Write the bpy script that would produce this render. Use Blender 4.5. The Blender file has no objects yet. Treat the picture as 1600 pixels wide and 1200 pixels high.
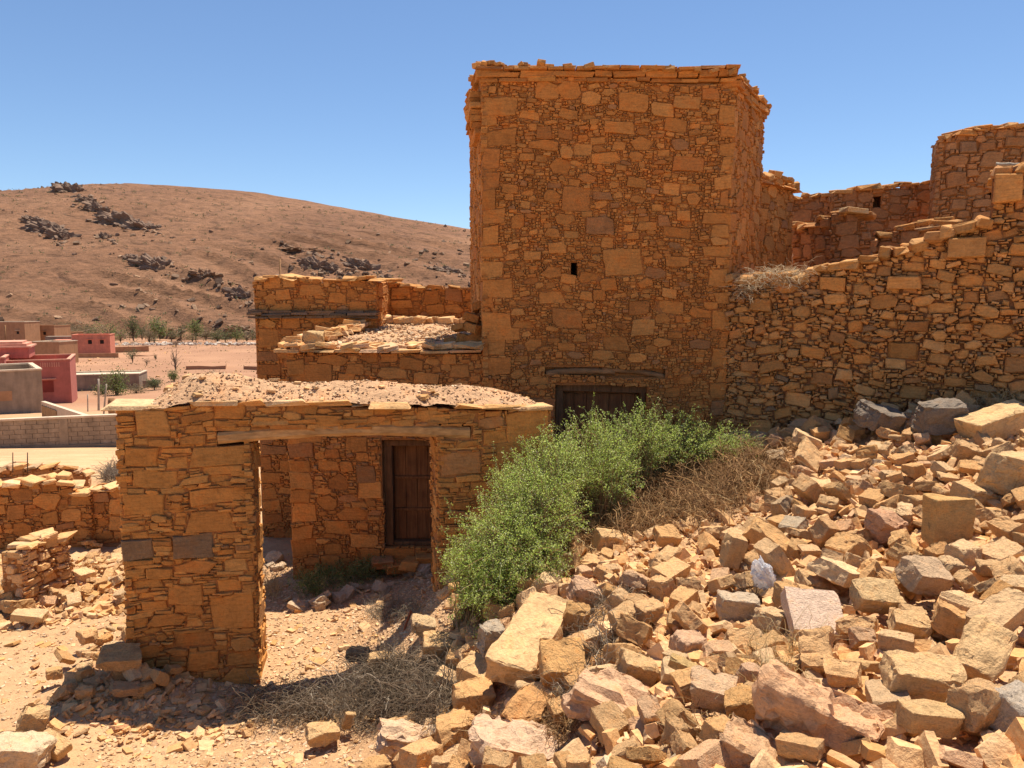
import bpy, bmesh, math, random
import numpy as np
from mathutils import Vector, Matrix, noise

# ------------------------------------------------------------------ camera, sky, sun, exposure
SC = bpy.context.scene
COL = SC.collection
EYE = 3.6
PITCH = math.radians(6.0)
cam_d = bpy.data.cameras.new('camera')
cam_d.lens = 27.0; cam_d.sensor_width = 36.0
cam_d.clip_start = 0.05; cam_d.clip_end = 6000
cam = bpy.data.objects.new('camera', cam_d); COL.objects.link(cam)
cam.location = (0, 0, EYE)
cam.rotation_euler = (math.pi/2 - PITCH, 0, 0)
SC.camera = cam

SUN_TO = Vector((0.39, 0.82, 2.62)).normalized()
SUN_EL = math.asin(SUN_TO.z); SUN_AZ = math.atan2(SUN_TO.x, SUN_TO.y)
world = bpy.data.worlds.new('World'); SC.world = world; world.use_nodes = True
wn = world.node_tree; wn.nodes.clear()
sky_t = wn.nodes.new('ShaderNodeTexSky'); sky_t.sky_type = 'NISHITA'; sky_t.sun_disc = False
sky_t.sun_elevation = SUN_EL; sky_t.sun_rotation = SUN_AZ
sky_t.altitude = 900; sky_t.air_density = 1.0; sky_t.dust_density = 0.0; sky_t.ozone_density = 5.0
bg = wn.nodes.new('ShaderNodeBackground'); bg.inputs['Strength'].default_value = 0.087
wo = wn.nodes.new('ShaderNodeOutputWorld')
wn.links.new(sky_t.outputs[0], bg.inputs[0]); wn.links.new(bg.outputs[0], wo.inputs[0])
sun_d = bpy.data.lights.new('sun', 'SUN'); sun_d.energy = 5.0; sun_d.angle = math.radians(0.55)
sun_d.color = (1.0, 0.91, 0.77)
sun = bpy.data.objects.new('sun', sun_d); COL.objects.link(sun)
sun.rotation_euler = SUN_TO.to_track_quat('Z', 'Y').to_euler()
vs = SC.view_settings
vs.view_transform = 'Standard'; vs.look = 'None'; vs.gamma = 1.0; vs.use_curve_mapping = False
vs.exposure = 0.7
SC.cycles.max_bounces = 8; SC.cycles.diffuse_bounces = 6; SC.cycles.transparent_max_bounces = 8
SC.cycles.use_adaptive_sampling = True
SC.cycles.use_denoising = True

# ------------------------------------------------------------------ pixel geometry (photo is 1600 x 1200)
CP, SP = math.cos(PITCH), math.sin(PITCH)
def ray(px, py):
    a, b = (px-800)/1200.0, (600-py)/1200.0
    y = CP + b*SP; z = -SP + b*CP
    return a/y, z/y                       # x and z gained for each metre forward
def P(px, py, y):
    a, b = ray(px, py)
    return Vector((a*y, y, EYE+b*y))
def Pz(px, py, z):
    a, b = ray(px, py)
    y = (z-EYE)/b
    return Vector((a*y, y, z))
def V2(px, py, y):
    p = P(px, py, y); return Vector((p.x, p.y))

# ------------------------------------------------------------------ mesh helpers
def setp(o, label=None, cat=None, group=None, kind=None):
    if label: o['label'] = label
    if cat: o['category'] = cat
    if group: o['group'] = group
    if kind: o['kind'] = kind
    return o
def empty(name, loc, label, cat, group=None):
    o = bpy.data.objects.new(name, None); COL.objects.link(o)
    o.location = loc; o.empty_display_size = 0.2
    return setp(o, label, cat, group)
def wloc(o):
    p = Vector(o.location); q = o.parent
    while q: p = p + Vector(q.location); q = q.parent
    return p
def put(name, me, mat, parent=None, loc=None):
    """loc is the world position of the mesh origin; parents are never rotated or scaled"""
    o = bpy.data.objects.new(name, me); COL.objects.link(o)
    if mat and not me.materials: me.materials.append(mat)
    l = Vector(loc) if loc is not None else Vector((0, 0, 0))
    if parent:
        o.parent = parent; l = l - wloc(parent)
    o.location = l
    return o
def mesh_list(name, V, F, col=None, smooth=False):
    me = bpy.data.meshes.new(name); me.from_pydata(V, [], F)
    if col is not None: set_col(me, col)
    if smooth: me.polygons.foreach_set('use_smooth', np.ones(len(me.polygons), bool))
    return me
def set_col(me, col):
    n = len(me.vertices)
    at = me.attributes.new('col', 'FLOAT_COLOR', 'POINT')
    c = np.ones((n, 4), np.float32)
    c[:, :3] = np.asarray(col, np.float32)
    at.data.foreach_set('color', c.ravel())
def mesh_np(name, V, F, col=None, smooth=False):
    """V (n,3) float, F (m,k) int, all faces with k corners"""
    V = np.ascontiguousarray(V, np.float32); F = np.ascontiguousarray(F, np.int32)
    me = bpy.data.meshes.new(name); m, k = F.shape
    me.vertices.add(len(V)); me.vertices.foreach_set('co', V.ravel())
    me.loops.add(m*k); me.loops.foreach_set('vertex_index', F.ravel())
    me.polygons.add(m); me.polygons.foreach_set('loop_start', np.arange(0, m*k, k, dtype=np.int32))
    me.update(calc_edges=True)
    me.polygons.foreach_set('use_smooth', np.full(m, bool(smooth)))
    if col is not None: set_col(me, col)
    return me
class Buf:
    def __init__(s): s.V=[]; s.F=[]; s.C=[]
    def add(s, V, F, c=(1,1,1)):
        b=len(s.V); s.V.extend(V); s.F.extend([tuple(i+b for i in f) for f in F]); s.C.extend([c]*len(V))
    def build(s, name, mat, parent=None, smooth=False):
        o = put(name, mesh_list(name, s.V, s.F, s.C if s.C else None, smooth), mat, None)
        if parent:
            o.parent = parent; o.location = -wloc(parent)
        return o
def box(x0,x1,y0,y1,z0,z1):
    V=[(x0,y0,z0),(x1,y0,z0),(x1,y1,z0),(x0,y1,z0),(x0,y0,z1),(x1,y0,z1),(x1,y1,z1),(x0,y1,z1)]
    F=[(3,2,1,0),(4,5,6,7),(0,1,5,4),(1,2,6,5),(2,3,7,6),(3,0,4,7)]
    return V,F

# chamfered block topology: 24 vertices, 26 faces
_C=[(i&1,(i>>1)&1,(i>>2)&1) for i in range(8)]
def _blk():
    idx=lambda c,a: c*3+a
    V=[]
    for c in _C:
        for a in range(3):
            p=[(1 if c[k] else -1)*(1.0 if k==a else 0.8) for k in range(3)]
            V.append(Vector(p))
    F=[]
    for a in range(3):
        o=[k for k in range(3) if k!=a]
        for s in (0,1):
            q=[]
            for (i,j) in ((0,0),(1,0),(1,1),(0,1)):
                c=[0,0,0]; c[a]=s; c[o[0]]=i; c[o[1]]=j
                q.append(idx(c[0]+2*c[1]+4*c[2],a))
            F.append(q)
    for k in range(3):
        a,b=[m for m in range(3) if m!=k]
        for i in (0,1):
            for j in (0,1):
                c=[0,0,0]; c[a]=i; c[b]=j; c1=c[0]+2*c[1]+4*c[2]; c[k]=1; c2=c[0]+2*c[1]+4*c[2]
                F.append([idx(c1,a),idx(c2,a),idx(c2,b),idx(c1,b)])
    for c in range(8): F.append([idx(c,0),idx(c,1),idx(c,2)])
    G=[]
    for f in F:
        ctr=sum((V[i] for i in f),Vector())/len(f)
        n=(V[f[1]]-V[f[0]]).cross(V[f[2]]-V[f[1]])
        G.append(tuple(f) if n.dot(ctr)>0 else tuple(reversed(f)))
    return V,G
BLKV,BLKF=_blk()
def block(rng, sx, sy, sz, jit=0.16, cham=0.2):
    """irregular stone block, full sizes sx, sy, sz, centred on its own origin"""
    cj=[Vector((rng.uniform(-jit,jit),rng.uniform(-jit,jit),rng.uniform(-jit,jit))) for _ in range(8)]
    m=min(sx,sy,sz)
    V=[]
    for c in range(8):
        for a in range(3):
            s=[(1 if _C[c][k] else -1) for k in range(3)]
            e=cham*rng.uniform(0.5,1.4)*m
            S=(sx,sy,sz)
            p=[s[k]*(S[k]/2*(1+cj[c][k]) - (0 if k==a else e*0.5)) for k in range(3)]
            V.append(Vector(p))
    return V,BLKF
def rotm(rx,ry,rz): return Matrix.Rotation(rz,3,'Z')@Matrix.Rotation(ry,3,'Y')@Matrix.Rotation(rx,3,'X')
def put_block(rng,name,mat,parent,loc,size,rot=(0,0,0),col=(1,1,1),jit=0.16,cham=0.2):
    V,F=block(rng,*size,jit=jit,cham=cham); R=rotm(*rot)
    return put(name,mesh_list(name,[tuple(R@v) for v in V],F,col),mat,parent,loc)

def pick(rng,pal,var=0.12):
    r=rng.random()*sum(p[0] for p in pal); 
    for p in pal:
        r-=p[0]
        if r<=0: break
    k=1+rng.uniform(-var,var); h=rng.uniform(-.04,.04)
    return (p[1]*k*(1+h),p[2]*k,p[3]*k*(1-h))

# ------------------------------------------------------------------ materials
def nodes(name):
    m=bpy.data.materials.new(name); m.use_nodes=True; nt=m.node_tree; nt.nodes.clear()
    o=nt.nodes.new('ShaderNodeOutputMaterial'); b=nt.nodes.new('ShaderNodeBsdfPrincipled')
    nt.links.new(b.outputs[0],o.inputs[0]); b.inputs['Roughness'].default_value=0.9
    b.inputs['Specular IOR Level'].default_value=0.25
    return m,nt,b
def N(nt,t,**k):
    n=nt.nodes.new(t)
    for a,v in k.items(): setattr(n,a,v)
    return n
def noise_n(nt,vec,scale,detail=4,rough=0.55,dist=0.0):
    n=N(nt,'ShaderNodeTexNoise'); n.inputs['Scale'].default_value=scale; n.inputs['Detail'].default_value=detail
    n.inputs['Roughness'].default_value=rough; n.inputs['Distortion'].default_value=dist
    if vec: nt.links.new(vec,n.inputs['Vector'])
    return n
def ramp(nt,fac,stops):
    r=N(nt,'ShaderNodeValToRGB'); e=r.color_ramp.elements
    while len(e)<len(stops): e.new(0.5)
    for i,(p,c) in enumerate(stops):
        e[i].position=p; e[i].color=(*c,1) if len(c)==3 else c
    nt.links.new(fac,r.inputs[0]); return r
def mixc(nt,a,b,fac,mode='MIX'):
    m=N(nt,'ShaderNodeMix',data_type='RGBA',blend_type=mode)
    for s,v in ((m.inputs[0],fac),(m.inputs[6],a),(m.inputs[7],b)):
        if isinstance(v,(int,float)): s.default_value=v
        elif isinstance(v,tuple): s.default_value=(*v,1)
        else: nt.links.new(v,s)
    return m.outputs[2]
def mapped(nt,vec,sc):
    m=N(nt,'ShaderNodeMapping'); m.inputs['Scale'].default_value=sc; nt.links.new(vec,m.inputs['Vector']); return m.outputs[0]
def bump(nt,b,parts):
    prev=None
    for h,dist,st in parts:
        n=N(nt,'ShaderNodeBump'); n.inputs['Distance'].default_value=dist; n.inputs['Strength'].default_value=st
        nt.links.new(h,n.inputs['Height'])
        if prev: nt.links.new(prev.outputs[0],n.inputs['Normal'])
        prev=n
    nt.links.new(prev.outputs[0],b.inputs['Normal'])
def stone_mat(name,use_attr=True,base=(1,1,1),strata=0.5,bumpk=1.0,fine=1.0,objcol=False,tint2=(1.12,0.86,0.62)):
    m,nt,b=nodes(name)
    pos=N(nt,'ShaderNodeNewGeometry').outputs['Position']
    if objcol:
        oi=N(nt,'ShaderNodeObjectInfo')
        tc=N(nt,'ShaderNodeTexCoord')
        ad=N(nt,'ShaderNodeVectorMath',operation='ADD'); ml=N(nt,'ShaderNodeVectorMath',operation='SCALE')
        nt.links.new(oi.outputs['Location'],ml.inputs[0]); ml.inputs['Scale'].default_value=3.7
        lv=tc.outputs['Object']
        # object space scaled to metres: rocks carry their size in the mesh
        nt.links.new(lv,ad.inputs[0]); nt.links.new(ml.outputs[0],ad.inputs[1]); pos2=ad.outputs[0]
        c0=oi.outputs['Color']
    else:
        pos2=pos; c0=None
    if use_attr:
        at=N(nt,'ShaderNodeAttribute',attribute_name='col'); c=at.outputs['Color']
        if c0: c=mixc(nt,c,c0,1.0,'MULTIPLY')
    else: c=c0 if c0 else None
    if c is None:
        rgb=N(nt,'ShaderNodeRGB'); rgb.outputs[0].default_value=(*base,1); c=rgb.outputs[0]
    n1=noise_n(nt,pos2,5.0*fine,5,0.6); n2=noise_n(nt,pos2,34*fine,5,0.65)
    ms=mapped(nt,pos2,(7*fine,7*fine,55*fine)); n3=noise_n(nt,ms,1.0,4,0.6,0.6)
    r1=ramp(nt,n1.outputs[0],[(0.3,(0.72,0.70,0.68)),(0.52,(1,1,1)),(0.72,tint2)])
    r2=ramp(nt,n2.outputs[0],[(0.3,(0.68,0.66,0.64)),(0.5,(1,1,1)),(0.72,(1.2,1.2,1.2))])
    r3=ramp(nt,n3.outputs[0],[(0.35,(0.72,0.7,0.68)),(0.5,(1,1,1)),(0.7,(1.12,1.12,1.12))])
    c=mixc(nt,c,r1.outputs[0],0.75,'MULTIPLY'); c=mixc(nt,c,r2.outputs[0],0.6,'MULTIPLY'); c=mixc(nt,c,r3.outputs[0],strata,'MULTIPLY')
    nt.links.new(c,b.inputs['Base Color']); b.inputs['Roughness'].default_value=0.93
    n4=noise_n(nt,pos2,16*fine,6,0.6)
    bump(nt,b,[(n4.outputs[0],0.03*bumpk/fine,0.6),(n3.outputs[0],0.008*bumpk/fine,0.55*min(1,strata*2)),(n2.outputs[0],0.012*bumpk/fine,0.6)])
    return m
M={}
M['stone']=stone_mat('wall_stone',strata=0.6)
M['rock']=stone_mat('loose_rock',objcol=True,strata=0.55,bumpk=1.25,tint2=(1.1,0.92,0.74))
M['chip']=stone_mat('stone_chip',strata=0.2,tint2=(1.1,0.95,0.8))
M['mortar']=stone_mat('earth_mortar',use_attr=False,base=(0.37,0.158,0.052),strata=0.25,bumpk=1.3)
M['drycore']=stone_mat('earth_core',use_attr=False,base=(0.27,0.13,0.06),strata=0.2,bumpk=1.3)
M['roofearth']=stone_mat('roof_earth',use_attr=False,base=(0.52,0.31,0.17),strata=0.0,bumpk=1.5)
def wood_mat(name,a,b_,axis=2):
    m,nt,b=nodes(name); pos=N(nt,'ShaderNodeNewGeometry').outputs['Position']
    sc=[45,45,45]; sc[axis]=2.5
    n=noise_n(nt,mapped(nt,pos,tuple(sc)),1.0,5,0.6,0.4); n2=noise_n(nt,pos,6,4)
    r=ramp(nt,n.outputs[0],[(0.3,a),(0.65,b_)])
    r2=ramp(nt,n2.outputs[0],[(0.35,(0.65,0.65,0.65)),(0.65,(1.1,1.1,1.1))])
    c=mixc(nt,r.outputs[0],r2.outputs[0],0.7,'MULTIPLY')
    nt.links.new(c,b.inputs['Base Color']); b.inputs['Roughness'].default_value=0.85
    bump(nt,b,[(n.outputs[0],0.006,0.6)])
    return m
M['door']=wood_mat('door_wood',(0.13,0.05,0.02),(0.24,0.105,0.04))
M['frame']=wood_mat('frame_wood',(0.10,0.05,0.022),(0.22,0.11,0.05))
M['beam']=wood_mat('beam_wood',(0.36,0.19,0.075),(0.56,0.32,0.13),axis=0)
M['darkbeam']=wood_mat('dark_beam_wood',(0.20,0.105,0.048),(0.36,0.19,0.085),axis=0)
M['pole']=wood_mat('weathered_pole',(0.25,0.2,0.15),(0.5,0.42,0.32))

# ------------------------------------------------------------------ terrain
def smooth(e0,e1,x):
    t=np.clip((x-e0)/(e1-e0),0,1); return t*t*(3-2*t)
_cp=[]
for px,py,z in [
    (0,1200,.2),(150,1200,.04),(250,1160,-.02),(350,1150,-.02),(300,1200,.02),(420,1190,.08),(0,1080,.02),(100,1000,0),(0,960,0),(160,940,0),(60,890,.05),
    (300,1075,.1),(350,1082,.03),(240,1045,.22),(205,1030,.24),(150,1050,.06),(395,1088,.02),(450,1090,0),(520,1062,.0),(430,960,.02),(500,960,0),(560,930,.05),(620,903,.1),
    (420,880,0),(560,1040,.06),(600,1000,.2),(650,955,.47),(690,915,.9),(740,930,1.05),(860,900,1.35),(950,830,1.45),
    (500,1200,.25),(600,1200,.55),(700,1200,.95),(800,1200,1.3),(900,1200,1.52),(1100,1200,1.75),(1350,1200,1.9),(1600,1200,2.02),
    (600,1100,.3),(700,1100,.75),(800,1100,1.12),(900,1080,1.38),(1000,1050,1.5),(1200,1000,1.65),(1400,1000,1.8),(1600,1000,1.95),
    (720,1030,.78),(800,980,1.1),(880,960,1.3),(1000,950,1.45),(1000,850,1.5),(1100,850,1.6),(1200,850,1.7),(1400,850,1.88),(1600,850,2.08),
    (1100,760,1.72),(1200,740,1.85),(1400,740,2.1),(1600,740,2.28)]:
    p=Pz(px,py,z); _cp.append((p.x,p.y,z))
for px,py,y in [(1150,672,9.4),(1250,668,9.0),(1350,652,8.6),(1480,638,8.2),(1600,628,7.8)]:
    p=P(px,py,y); _cp.append(tuple(p))
_cp+=[(0,0,2.0),(2,0,2.1),(-2,0,1.6),(-5,0,.8),(4,0,2.3),(-8,3,.3),(6,6,2.5),(9,8,3),(.6,8.4,1.3),(1.2,9.6,1.25),(0.1,9.3,.85),(-.55,9.3,.35),
      (-.95,9.5,.18),(-6,13,.1),(-10,13,.1),(-3,14,-.1),(3,13,2),(6,12,2.6),(10,14,3),(0,16,0),(10,20,3.4),(-10,18,-.2),(-14,10,0),(-10,5,.12),
      (-1.6,9.6,.1),(-2.45,7.05,-.08),(-2.6,6.8,-.06),(-2.2,7.2,-.05),(-2.9,6.75,.0),(-2.3,6.7,-.08),(-2.6,9.5,0),(-3.5,11.4,0),(12,4,2.8),(6,2,2.3)]
_cp=np.array(_cp,float)
def _ker(d2): return -np.sqrt(d2+0.16)
_A=_ker(((_cp[:,None,:2]-_cp[None,:,:2])**2).sum(2)); _n=len(_cp)
_M=np.zeros((_n+1,_n+1)); _M[:_n,:_n]=_A+np.eye(_n)*0.12; _M[:_n,_n]=1; _M[_n,:_n]=1
_w=np.linalg.solve(_M,np.append(_cp[:,2],0))
def HEAPLOW(x,y):
    edge=np.interp(y,[2.5,4.5,5.6,6.4,7.0,7.6,8.4,9.6],[-1.7,-1.75,-1.35,-.75,-.55,-.3,.2,1.0])
    return .12*smooth(-.2,.5,x-edge)*smooth(9.9,9.2,y)
def hz(x,y):
    x=np.atleast_1d(np.asarray(x,float)); y=np.atleast_1d(np.asarray(y,float))
    xc=np.clip(x,-14,12); yc=np.clip(y,-1,20)
    near=np.zeros_like(xc)
    for i in range(_n): near+= _w[i]*_ker((xc-_cp[i,0])**2+(yc-_cp[i,1])**2)
    near+=_w[_n]
    far=np.interp(y,[12,15,34,56,76,90],[.1,.15,-2.9,-4.4,-6.4,-7.3])
    far=far+smooth(-2,5,x)*np.clip(3.2*(1-(y-12)/45),0,4)
    t=smooth(12.5,17,y)
    z=near*(1-t)+far*t
    z-= HEAPLOW(x,y)
    z+= 0.018*np.sin(x*3.1+1.3*np.sin(y*2.3))*np.sin(y*2.7+x)+0.009*np.sin(x*9.3+y*4.1)*np.sin(y*8.7-x*3)
    z+= np.where(y>40,0.35*np.sin(x*.05+y*.09)*smooth(60,110,y),0)
    return z
def h1(x,y): return float(hz(x,y)[0])
def hit(px,py,lo=1.5,hi=30):
    """where the photo's ray at (px,py) meets the ground"""
    a,b=ray(px,py); ys=np.linspace(lo,hi,700)
    d=EYE+b*ys-hz(a*ys,ys)
    k=np.argmax(d<0) if (d<0).any() else len(ys)-1
    y=ys[k]; return Vector((a*y,y,EYE+b*y))

def axis_pts(a,b,step,lo,hi,g=1.18):
    c=list(np.arange(a,b+1e-6,step)); s=step
    r=[c[-1]]; 
    while r[-1]<hi: s=min(s*g,60); r.append(r[-1]+s)
    s=step; l=[c[0]]
    while l[-1]>lo: s=min(s*g,60); l.append(l[-1]-s)
    return np.array(l[::-1][:-1]+c+r[1:])
gx=axis_pts(-9,8,.075,-2500,2500); gy=axis_pts(1.2,13,.075,-60,3000)
X,Y=np.meshgrid(gx,gy); Z=hz(X.ravel(),Y.ravel())
nx,ny=len(gx),len(gy); I=np.arange(nx*ny).reshape(ny,nx)
F=np.stack([I[:-1,:-1],I[:-1,1:],I[1:,1:],I[1:,:-1]],-1).reshape(-1,4)
def ground_mat():
    m,nt,b=nodes('dry_earth'); pos=N(nt,'ShaderNodeNewGeometry').outputs['Position']
    n1=noise_n(nt,pos,0.9,6,0.6); n2=noise_n(nt,pos,9,6,0.65); n3=noise_n(nt,pos,70,4,0.7); nf=noise_n(nt,pos,0.05,6,0.6)
    c=ramp(nt,n1.outputs[0],[(0.3,(0.50,0.305,0.155)),(0.5,(0.58,0.37,0.195)),(0.72,(0.63,0.42,0.235))]).outputs[0]
    cf=ramp(nt,nf.outputs[0],[(0.35,(0.80,0.74,0.72)),(0.6,(1.05,1.02,1))]).outputs[0]
    r2=ramp(nt,n2.outputs[0],[(0.32,(0.72,0.7,0.68)),(0.5,(1,1,1)),(0.7,(1.14,1.14,1.14))]).outputs[0]
    r3=ramp(nt,n3.outputs[0],[(0.3,(0.7,0.68,0.66)),(0.5,(1,1,1)),(0.7,(1.2,1.2,1.2))]).outputs[0]
    sep=N(nt,'ShaderNodeSeparateXYZ'); nt.links.new(pos,sep.inputs[0])
    mr=N(nt,'ShaderNodeMapRange'); mr.inputs[1].default_value=35; mr.inputs[2].default_value=70; nt.links.new(sep.outputs[1],mr.inputs[0])
    c=mixc(nt,c,(0.37,0.205,0.118),mr.outputs[0])      # redder soil of the valley fields
    c=mixc(nt,c,cf,1.0,'MULTIPLY'); c=mixc(nt,c,r2,0.6,'MULTIPLY'); c=mixc(nt,c,r3,0.6,'MULTIPLY')
    nt.links.new(c,b.inputs['Base Color']); b.inputs['Roughness'].default_value=0.95
    bump(nt,b,[(n2.outputs[0],0.06,0.6),(n3.outputs[0],0.012,0.7)])
    return m
M['ground']=ground_mat()
g=put('ground',mesh_np('ground',np.stack([X.ravel(),Y.ravel(),Z],1),F,smooth=True),M['ground']); setp(g,kind='structure')

# ------------------------------------------------------------------ masonry
PAL_WALL=[(5,.50,.215,.058),(4,.46,.19,.05),(3,.53,.245,.072),(2,.42,.17,.048),(.8,.39,.18,.07),(.1,.36,.18,.075)]
PAL_GATE=[(5,.51,.23,.06),(4,.47,.205,.052),(3,.54,.265,.078),(2,.43,.185,.05),(.4,.41,.195,.07)]
PAL_DRY=[(5,.51,.255,.085),(4,.47,.225,.07),(3,.55,.295,.11),(2,.44,.205,.07),(1.0,.38,.21,.095),(.15,.28,.18,.10)]
PAL_FAR=[(5,.40,.20,.085),(4,.37,.175,.072),(3,.44,.225,.10),(1,.32,.175,.09)]
PAL_RUB=[(6,.64,.385,.18),(4,.62,.355,.15),(3,.69,.45,.235),(1.5,.62,.37,.20),(.3,.54,.36,.2),(.06,.46,.35,.23),(.8,.60,.33,.125)]

def hull2(pts):
    pts=sorted(set(pts))
    def half(ps):
        o=[]
        for p in ps:
            while len(o)>1 and (o[-1][0]-o[-2][0])*(p[1]-o[-2][1])-(o[-1][1]-o[-2][1])*(p[0]-o[-2][0])<=0: o.pop()
            o.append(p)
        return o
    return half(pts)[:-1]+half(pts[::-1])[:-1]
def rpoly(rng,w,h,rot,chop=0.5):
    """irregular convex outline of a roughly squared, wedge shaped or many sided stone"""
    a,b=w/2,h/2; r=rng.random(); pts=[]
    if r<.5:
        for (sx,sy) in ((-1,-1),(1,-1),(1,1),(-1,1)):
            k=.2 if sy<0 else .42
            pts.append((sx*a*(1-rng.uniform(0,k)),sy*b*(1-rng.uniform(0,k*.8))))
        if rng.random()<.4: pts.append((rng.uniform(-.4,.4)*a,b*1.02))
    elif r<.85:
        n=rng.choice((5,6,6,7)); t0=rng.uniform(0,6.28)
        for i in range(n):
            t=t0+6.283*(i+rng.uniform(-.3,.3))/n; c,s_=math.cos(t),math.sin(t); q=(abs(c)**3.2+abs(s_)**3.2)**(-1/3.2)
            pts.append((a*c*q,max(b*s_*q,-b*.96)))
    else:
        for (sx,sy) in ((-1,-1),(1,-1),(1,1),(-1,1)):
            if rng.random()<chop:
                cx=rng.uniform(.12,.42)*w*.6; cy=rng.uniform(.15,.5)*h*.6
                pts+=[(sx*a-sx*cx,sy*b),(sx*a,sy*b-sy*cy)]
            else: pts.append((sx*a,sy*b))
    c,s_=math.cos(rot),math.sin(rot)
    return hull2([(x*c-y*s_,x*s_+y*c) for x,y in pts])
def inpoly(poly,X,Z):
    m=np.ones(X.shape,bool); n=len(poly)
    for i in range(n):
        x0,y0=poly[i]; x1,y1=poly[(i+1)%n]
        m&=((x1-x0)*(Z-y0)-(y1-y0)*(X-x0))>=0
    return m
def pack(rng,free,c,classes,fill,presets=()):
    """free: bool grid [row v, column u]. returns polygons in metres (u,v)"""
    nz,nx=free.shape; out=[]
    def place(poly,tol):
        us=[p[0] for p in poly]; vs_=[p[1] for p in poly]
        i0,i1=int(math.floor(min(us)/c)),int(math.ceil(max(us)/c)); j0,j1=int(math.floor(min(vs_)/c)),int(math.ceil(max(vs_)/c))
        if tol<1 and (i0<0 or j0<0 or i1>nx or j1>nz): return False
        i0,j0,i1,j1=max(0,i0),max(0,j0),min(nx,i1),min(nz,j1)
        if i1<=i0 or j1<=j0: return False
        sub=free[j0:j1,i0:i1]
        Xc,Zc=np.meshgrid((np.arange(i0,i1)+.5)*c,(np.arange(j0,j1)+.5)*c)
        m=inpoly(poly,Xc,Zc); t=m.sum()
        if t==0 or (m&~sub).sum()>tol*t: return False
        sub[m]=False; out.append(poly); return True
    for pr in presets: place(pr,1.0)
    for (w0,w1,h0,h1_,rot,att) in classes:
        ok=np.argwhere(free); 
        if len(ok)==0: break
        for _ in range(att):
            j,i=ok[rng.randrange(len(ok))]
            if not free[j,i]: continue
            w=rng.uniform(w0,w1); h=min(rng.uniform(h0,h1_),w*1.15)
            poly=[(p[0]+(i+.5)*c,p[1]+(j+.5)*c) for p in rpoly(rng,w,h,rng.uniform(-rot,rot))]
            place(poly,0.03)
    (fw0,fw1,fh0,fh1,pv)=fill
    for j in range(nz):
        row=free[j]; i=0
        while i<nx:
            if not row[i]: i+=1; continue
            tw=max(1,int(rng.uniform(fw0,fw1)/c)); th=max(1,int(round(rng.uniform(fh0,fh1)/c)))
            if rng.random()<pv: tw,th=max(1,th),max(2,tw//2)
            w=0
            while w<tw and i+w<nx and row[i+w]: w+=1
            h=1
            while h<th and j+h<nz and free[j+h,i:i+w].all(): h+=1
            free[j:j+h,i:i+w]=False
            if w*h>=2:
                x0,x1,y0,y1=i*c,(i+w)*c,j*c,(j+h)*c; q=c*.33
                J=lambda:rng.uniform(-q,q)
                poly=[(x0+J(),y0+J()),(x1+J(),y0+J()),(x1+J(),y1+J()),(x0+J(),y1+J())]
                if w>=4 and rng.random()<.5: poly.insert(1,((x0+x1)/2+J(),y0-abs(J())))
                if w>=4 and rng.random()<.5: poly.insert(-1,((x0+x1)/2+J(),y1+abs(J())))
                out.append(poly)
            i+=w
    return out
def area(p): return .5*abs(sum(p[i][0]*p[(i+1)%len(p)][1]-p[(i+1)%len(p)][0]*p[i][1] for i in range(len(p))))
class Plane:
    """vertical wall plane from A (left) to B (right) seen from its front"""
    def __init__(s,A,B):
        s.A=Vector((A[0],A[1],0)); d=Vector((B[0]-A[0],B[1]-A[1],0)); s.L=d.length; s.U=d/s.L; s.N=Vector((s.U.y,-s.U.x,0)); s.Z=Vector((0,0,1))
    def at(s,u,v,w=0): return s.A+s.U*u+s.Z*v+s.N*w
    def px(s,px,py):
        a,b=ray(px,py); d=Vector((a,1,0)); den=d.dot(s.N); t=s.A.dot(s.N)/den
        p=d*t; return (p-s.A).dot(s.U),EYE+b*t
def stone_geo(rng,pl,poly,joint,w0,bev,tilt,back):
    n0=len(poly); cx=sum(p[0] for p in poly)/n0; cy=sum(p[1] for p in poly)/n0
    pts=[]
    for i in range(n0):
        a=poly[i]; b=poly[(i+1)%n0]; pts.append(a); L=math.hypot(b[0]-a[0],b[1]-a[1])
        k=2 if L>.26 else (1 if L>.1 else 0)
        for q in range(k):
            t=(q+1)/(k+1)+rng.uniform(-.1,.1); j=min(.03*L+.002,.012)
            pts.append((a[0]+(b[0]-a[0])*t+rng.uniform(-j,j),a[1]+(b[1]-a[1])*t+rng.uniform(-j,j)))
    sz=math.sqrt(max(area(poly),1e-5)); sx=1-min(.45,joint/sz)
    bv=min(bev,sz*.22)*rng.uniform(.6,1.3); ins=1-min(.5,2.0*bv/sz)
    tx,ty=rng.uniform(-tilt,tilt),rng.uniform(-tilt,tilt); V=[]; n=len(pts)
    for ring in range(3):
        for (u,v) in pts:
            du,dv=(u-cx)*sx,(v-cy)*sx
            if ring==2: du*=ins; dv*=ins; w=w0+tx*du+ty*dv+rng.uniform(-.12,.12)*bv*2
            elif ring==1: w=w0-bv+tx*du+ty*dv
            else: w=-back; 
            V.append(pl.U*du+pl.Z*dv+pl.N*w)
    F=[]
    for r in range(2):
        for i in range(n):
            k=(i+1)%n; F.append((r*n+i,r*n+k,(r+1)*n+k,(r+1)*n+i))
    F.append(tuple(range(2*n,3*n)))
    return pl.at(cx,cy),V,F
def wfun(k):
    def f(u,v): return u+k*(.018*math.sin(v*2.3+.7)+.008*math.sin(v*6.1+u*2)), v+k*(.026*math.sin(u*1.7+.4)+.014*math.sin(u*4.3+v*1.1)+.006*math.sin(u*9.7))
    return f
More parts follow.
